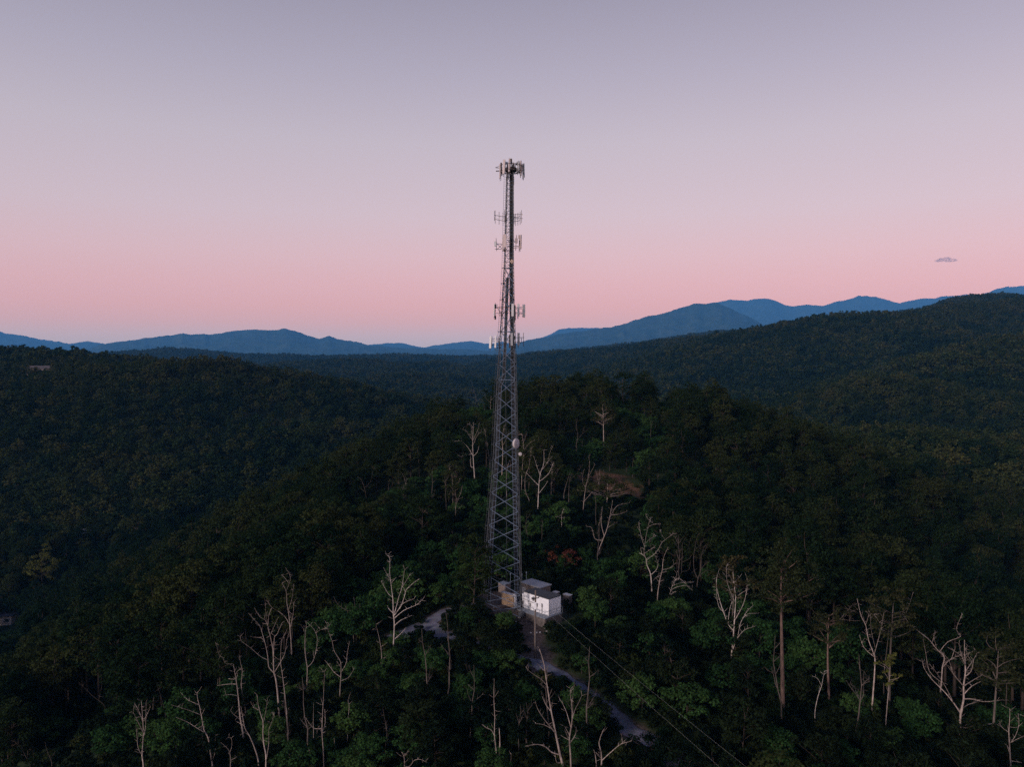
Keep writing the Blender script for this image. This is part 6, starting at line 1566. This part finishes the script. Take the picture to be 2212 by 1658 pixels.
special('pine_tree', 1790, 1506, 1288, 54, 'second pine with thinner crown, right of the tall bare-trunked pine', M_NEEDLE, 1.0, 'pine', 44, 40, 0.8, 0.72, 0.26, 9, (0.2, 0.45), M_PINE_BARK, 0.19, shell=0.3)
special('broadleaf_tree', 1925, 1470, 1262, 62, 'tall half-bare tree with domed thin crown behind the wide V snag', M_NEEDLE, 2.0, 'tree', 50, 40, 0.9, 0.76, 0.22, 10, (0.22, 0.5), M_SNAG_DULL, 0.2, D=112)
special('broadleaf_tree', 2150, 1530, 1350, 62, 'thin-crowned dark tree at the right edge', M_NEEDLE, 2.0, 'tree', 44, 38, 0.9, 0.72, 0.25, 17, (0.22, 0.5), M_SNAG_DULL, 0.18, D=102)
special('broadleaf_tree', 1580, 1400, 1195, 44, 'olive leafy tree wrapped round the candelabra snag', M_NEEDLE, 2.0, 'tree', 46, 40, 0.8, 0.74, 0.24, 18, (0.22, 0.48), M_SNAG_DULL, 0.18, D=124)
special('sapling', 1918, 1500, 1378, 24, 'yellow-green sapling lit among the bare trunks at lower right', M_LEAF_YELLOW, 1.0, 'young tree', 22, 44, 0.42, 0.66, 0.3, 11, (0.16, 0.36), M_SNAG, 0.07, D=104)
special('broadleaf_tree', 1310, 1210, 1030, 62, 'olive round-crowned tree in front of the dry clearing', M_LEAF, 2.0, 'tree', 56, 60, 1.5, 0.62, 0.36, 12, (0.32, 0.6), M_SNAG, 0.2, D=218)
special('broadleaf_tree', 1302, 1030, 868, 30, 'pale slender tree with high thin crown on the ridge right of the tower', M_NEEDLE, 2.0, 'tree', 34, 44, 1.1, 0.76, 0.22, 13, (0.3, 0.6), M_SNAG, 0.2, D=262)
special('broadleaf_tree', 1470, 1190, 1050, 52, 'brownish round tree in the dark gully right of the clearing', M_NEEDLE, 2.0, 'tree', 50, 56, 1.3, 0.60, 0.38, 14, (0.3, 0.6), M_BARK, 0.2, D=200)
special('broadleaf_tree', 92, 1290, 1182, 34, 'tree with yellowish light put into its leaf colour, by the house at left edge', M_LEAF_YELLOW, 2.0, 'tree', 60, 56, 1.7, 0.58, 0.42, 15, (0.4, 0.8), M_BARK, 0.25, d0=150)  # yellow leaf colour stands in for warm light on this crown
special('broadleaf_tree', 1196, 880, 804, 40, 'highest dark round crown on the ridge crest right of the tower', M_LEAF, 2.0, 'tree', 60, 56, 1.7, 0.60, 0.4, 19, (0.4, 0.8), M_BARK, 0.25, D=318)
special('broadleaf_tree', 1345, 880, 796, 52, 'wide dark crown topping the ridge crest further right of the tower', M_LEAF, 2.0, 'tree', 70, 56, 1.9, 0.60, 0.4, 20, (0.4, 0.8), M_BARK, 0.28, D=322)

for i, (px, pb_, pt, hw, lab) in enumerate([(1285, 1590, 1492, 36, 'leafy young tree hiding the middle of the lower gravel track'), (1405, 1660, 1585, 44, 'leafy young tree where the gravel track leaves the picture at the bottom'), (1470, 1690, 1600, 46, 'leafy young tree under the wires at the bottom, right of the track'), (1540, 1705, 1615, 50, 'leafy young tree under the wires near the bottom edge'),
                                       (1036, 1425, 1344, 38, 'rounded young tree in front of the rocks below the compound'), (985, 1432, 1362, 36, 'rounded young tree hiding the bend of the gravel track'), (1080, 1446, 1382, 34, 'rounded young tree at the left end of the lower gravel track'), (935, 1440, 1384, 30, 'rounded young tree in front of the gravel turning place'), (872, 1450, 1392, 36, 'rounded young tree left of the gravel turning place')]):
    special('young_tree', px, pb_, pt, hw, lab, M_LEAF_YOUNG, 0.0, 'young tree', 40, 52, 0.75, 0.55, 0.42, 60 + i, (0.2, 0.44), M_BARK, 0.08)
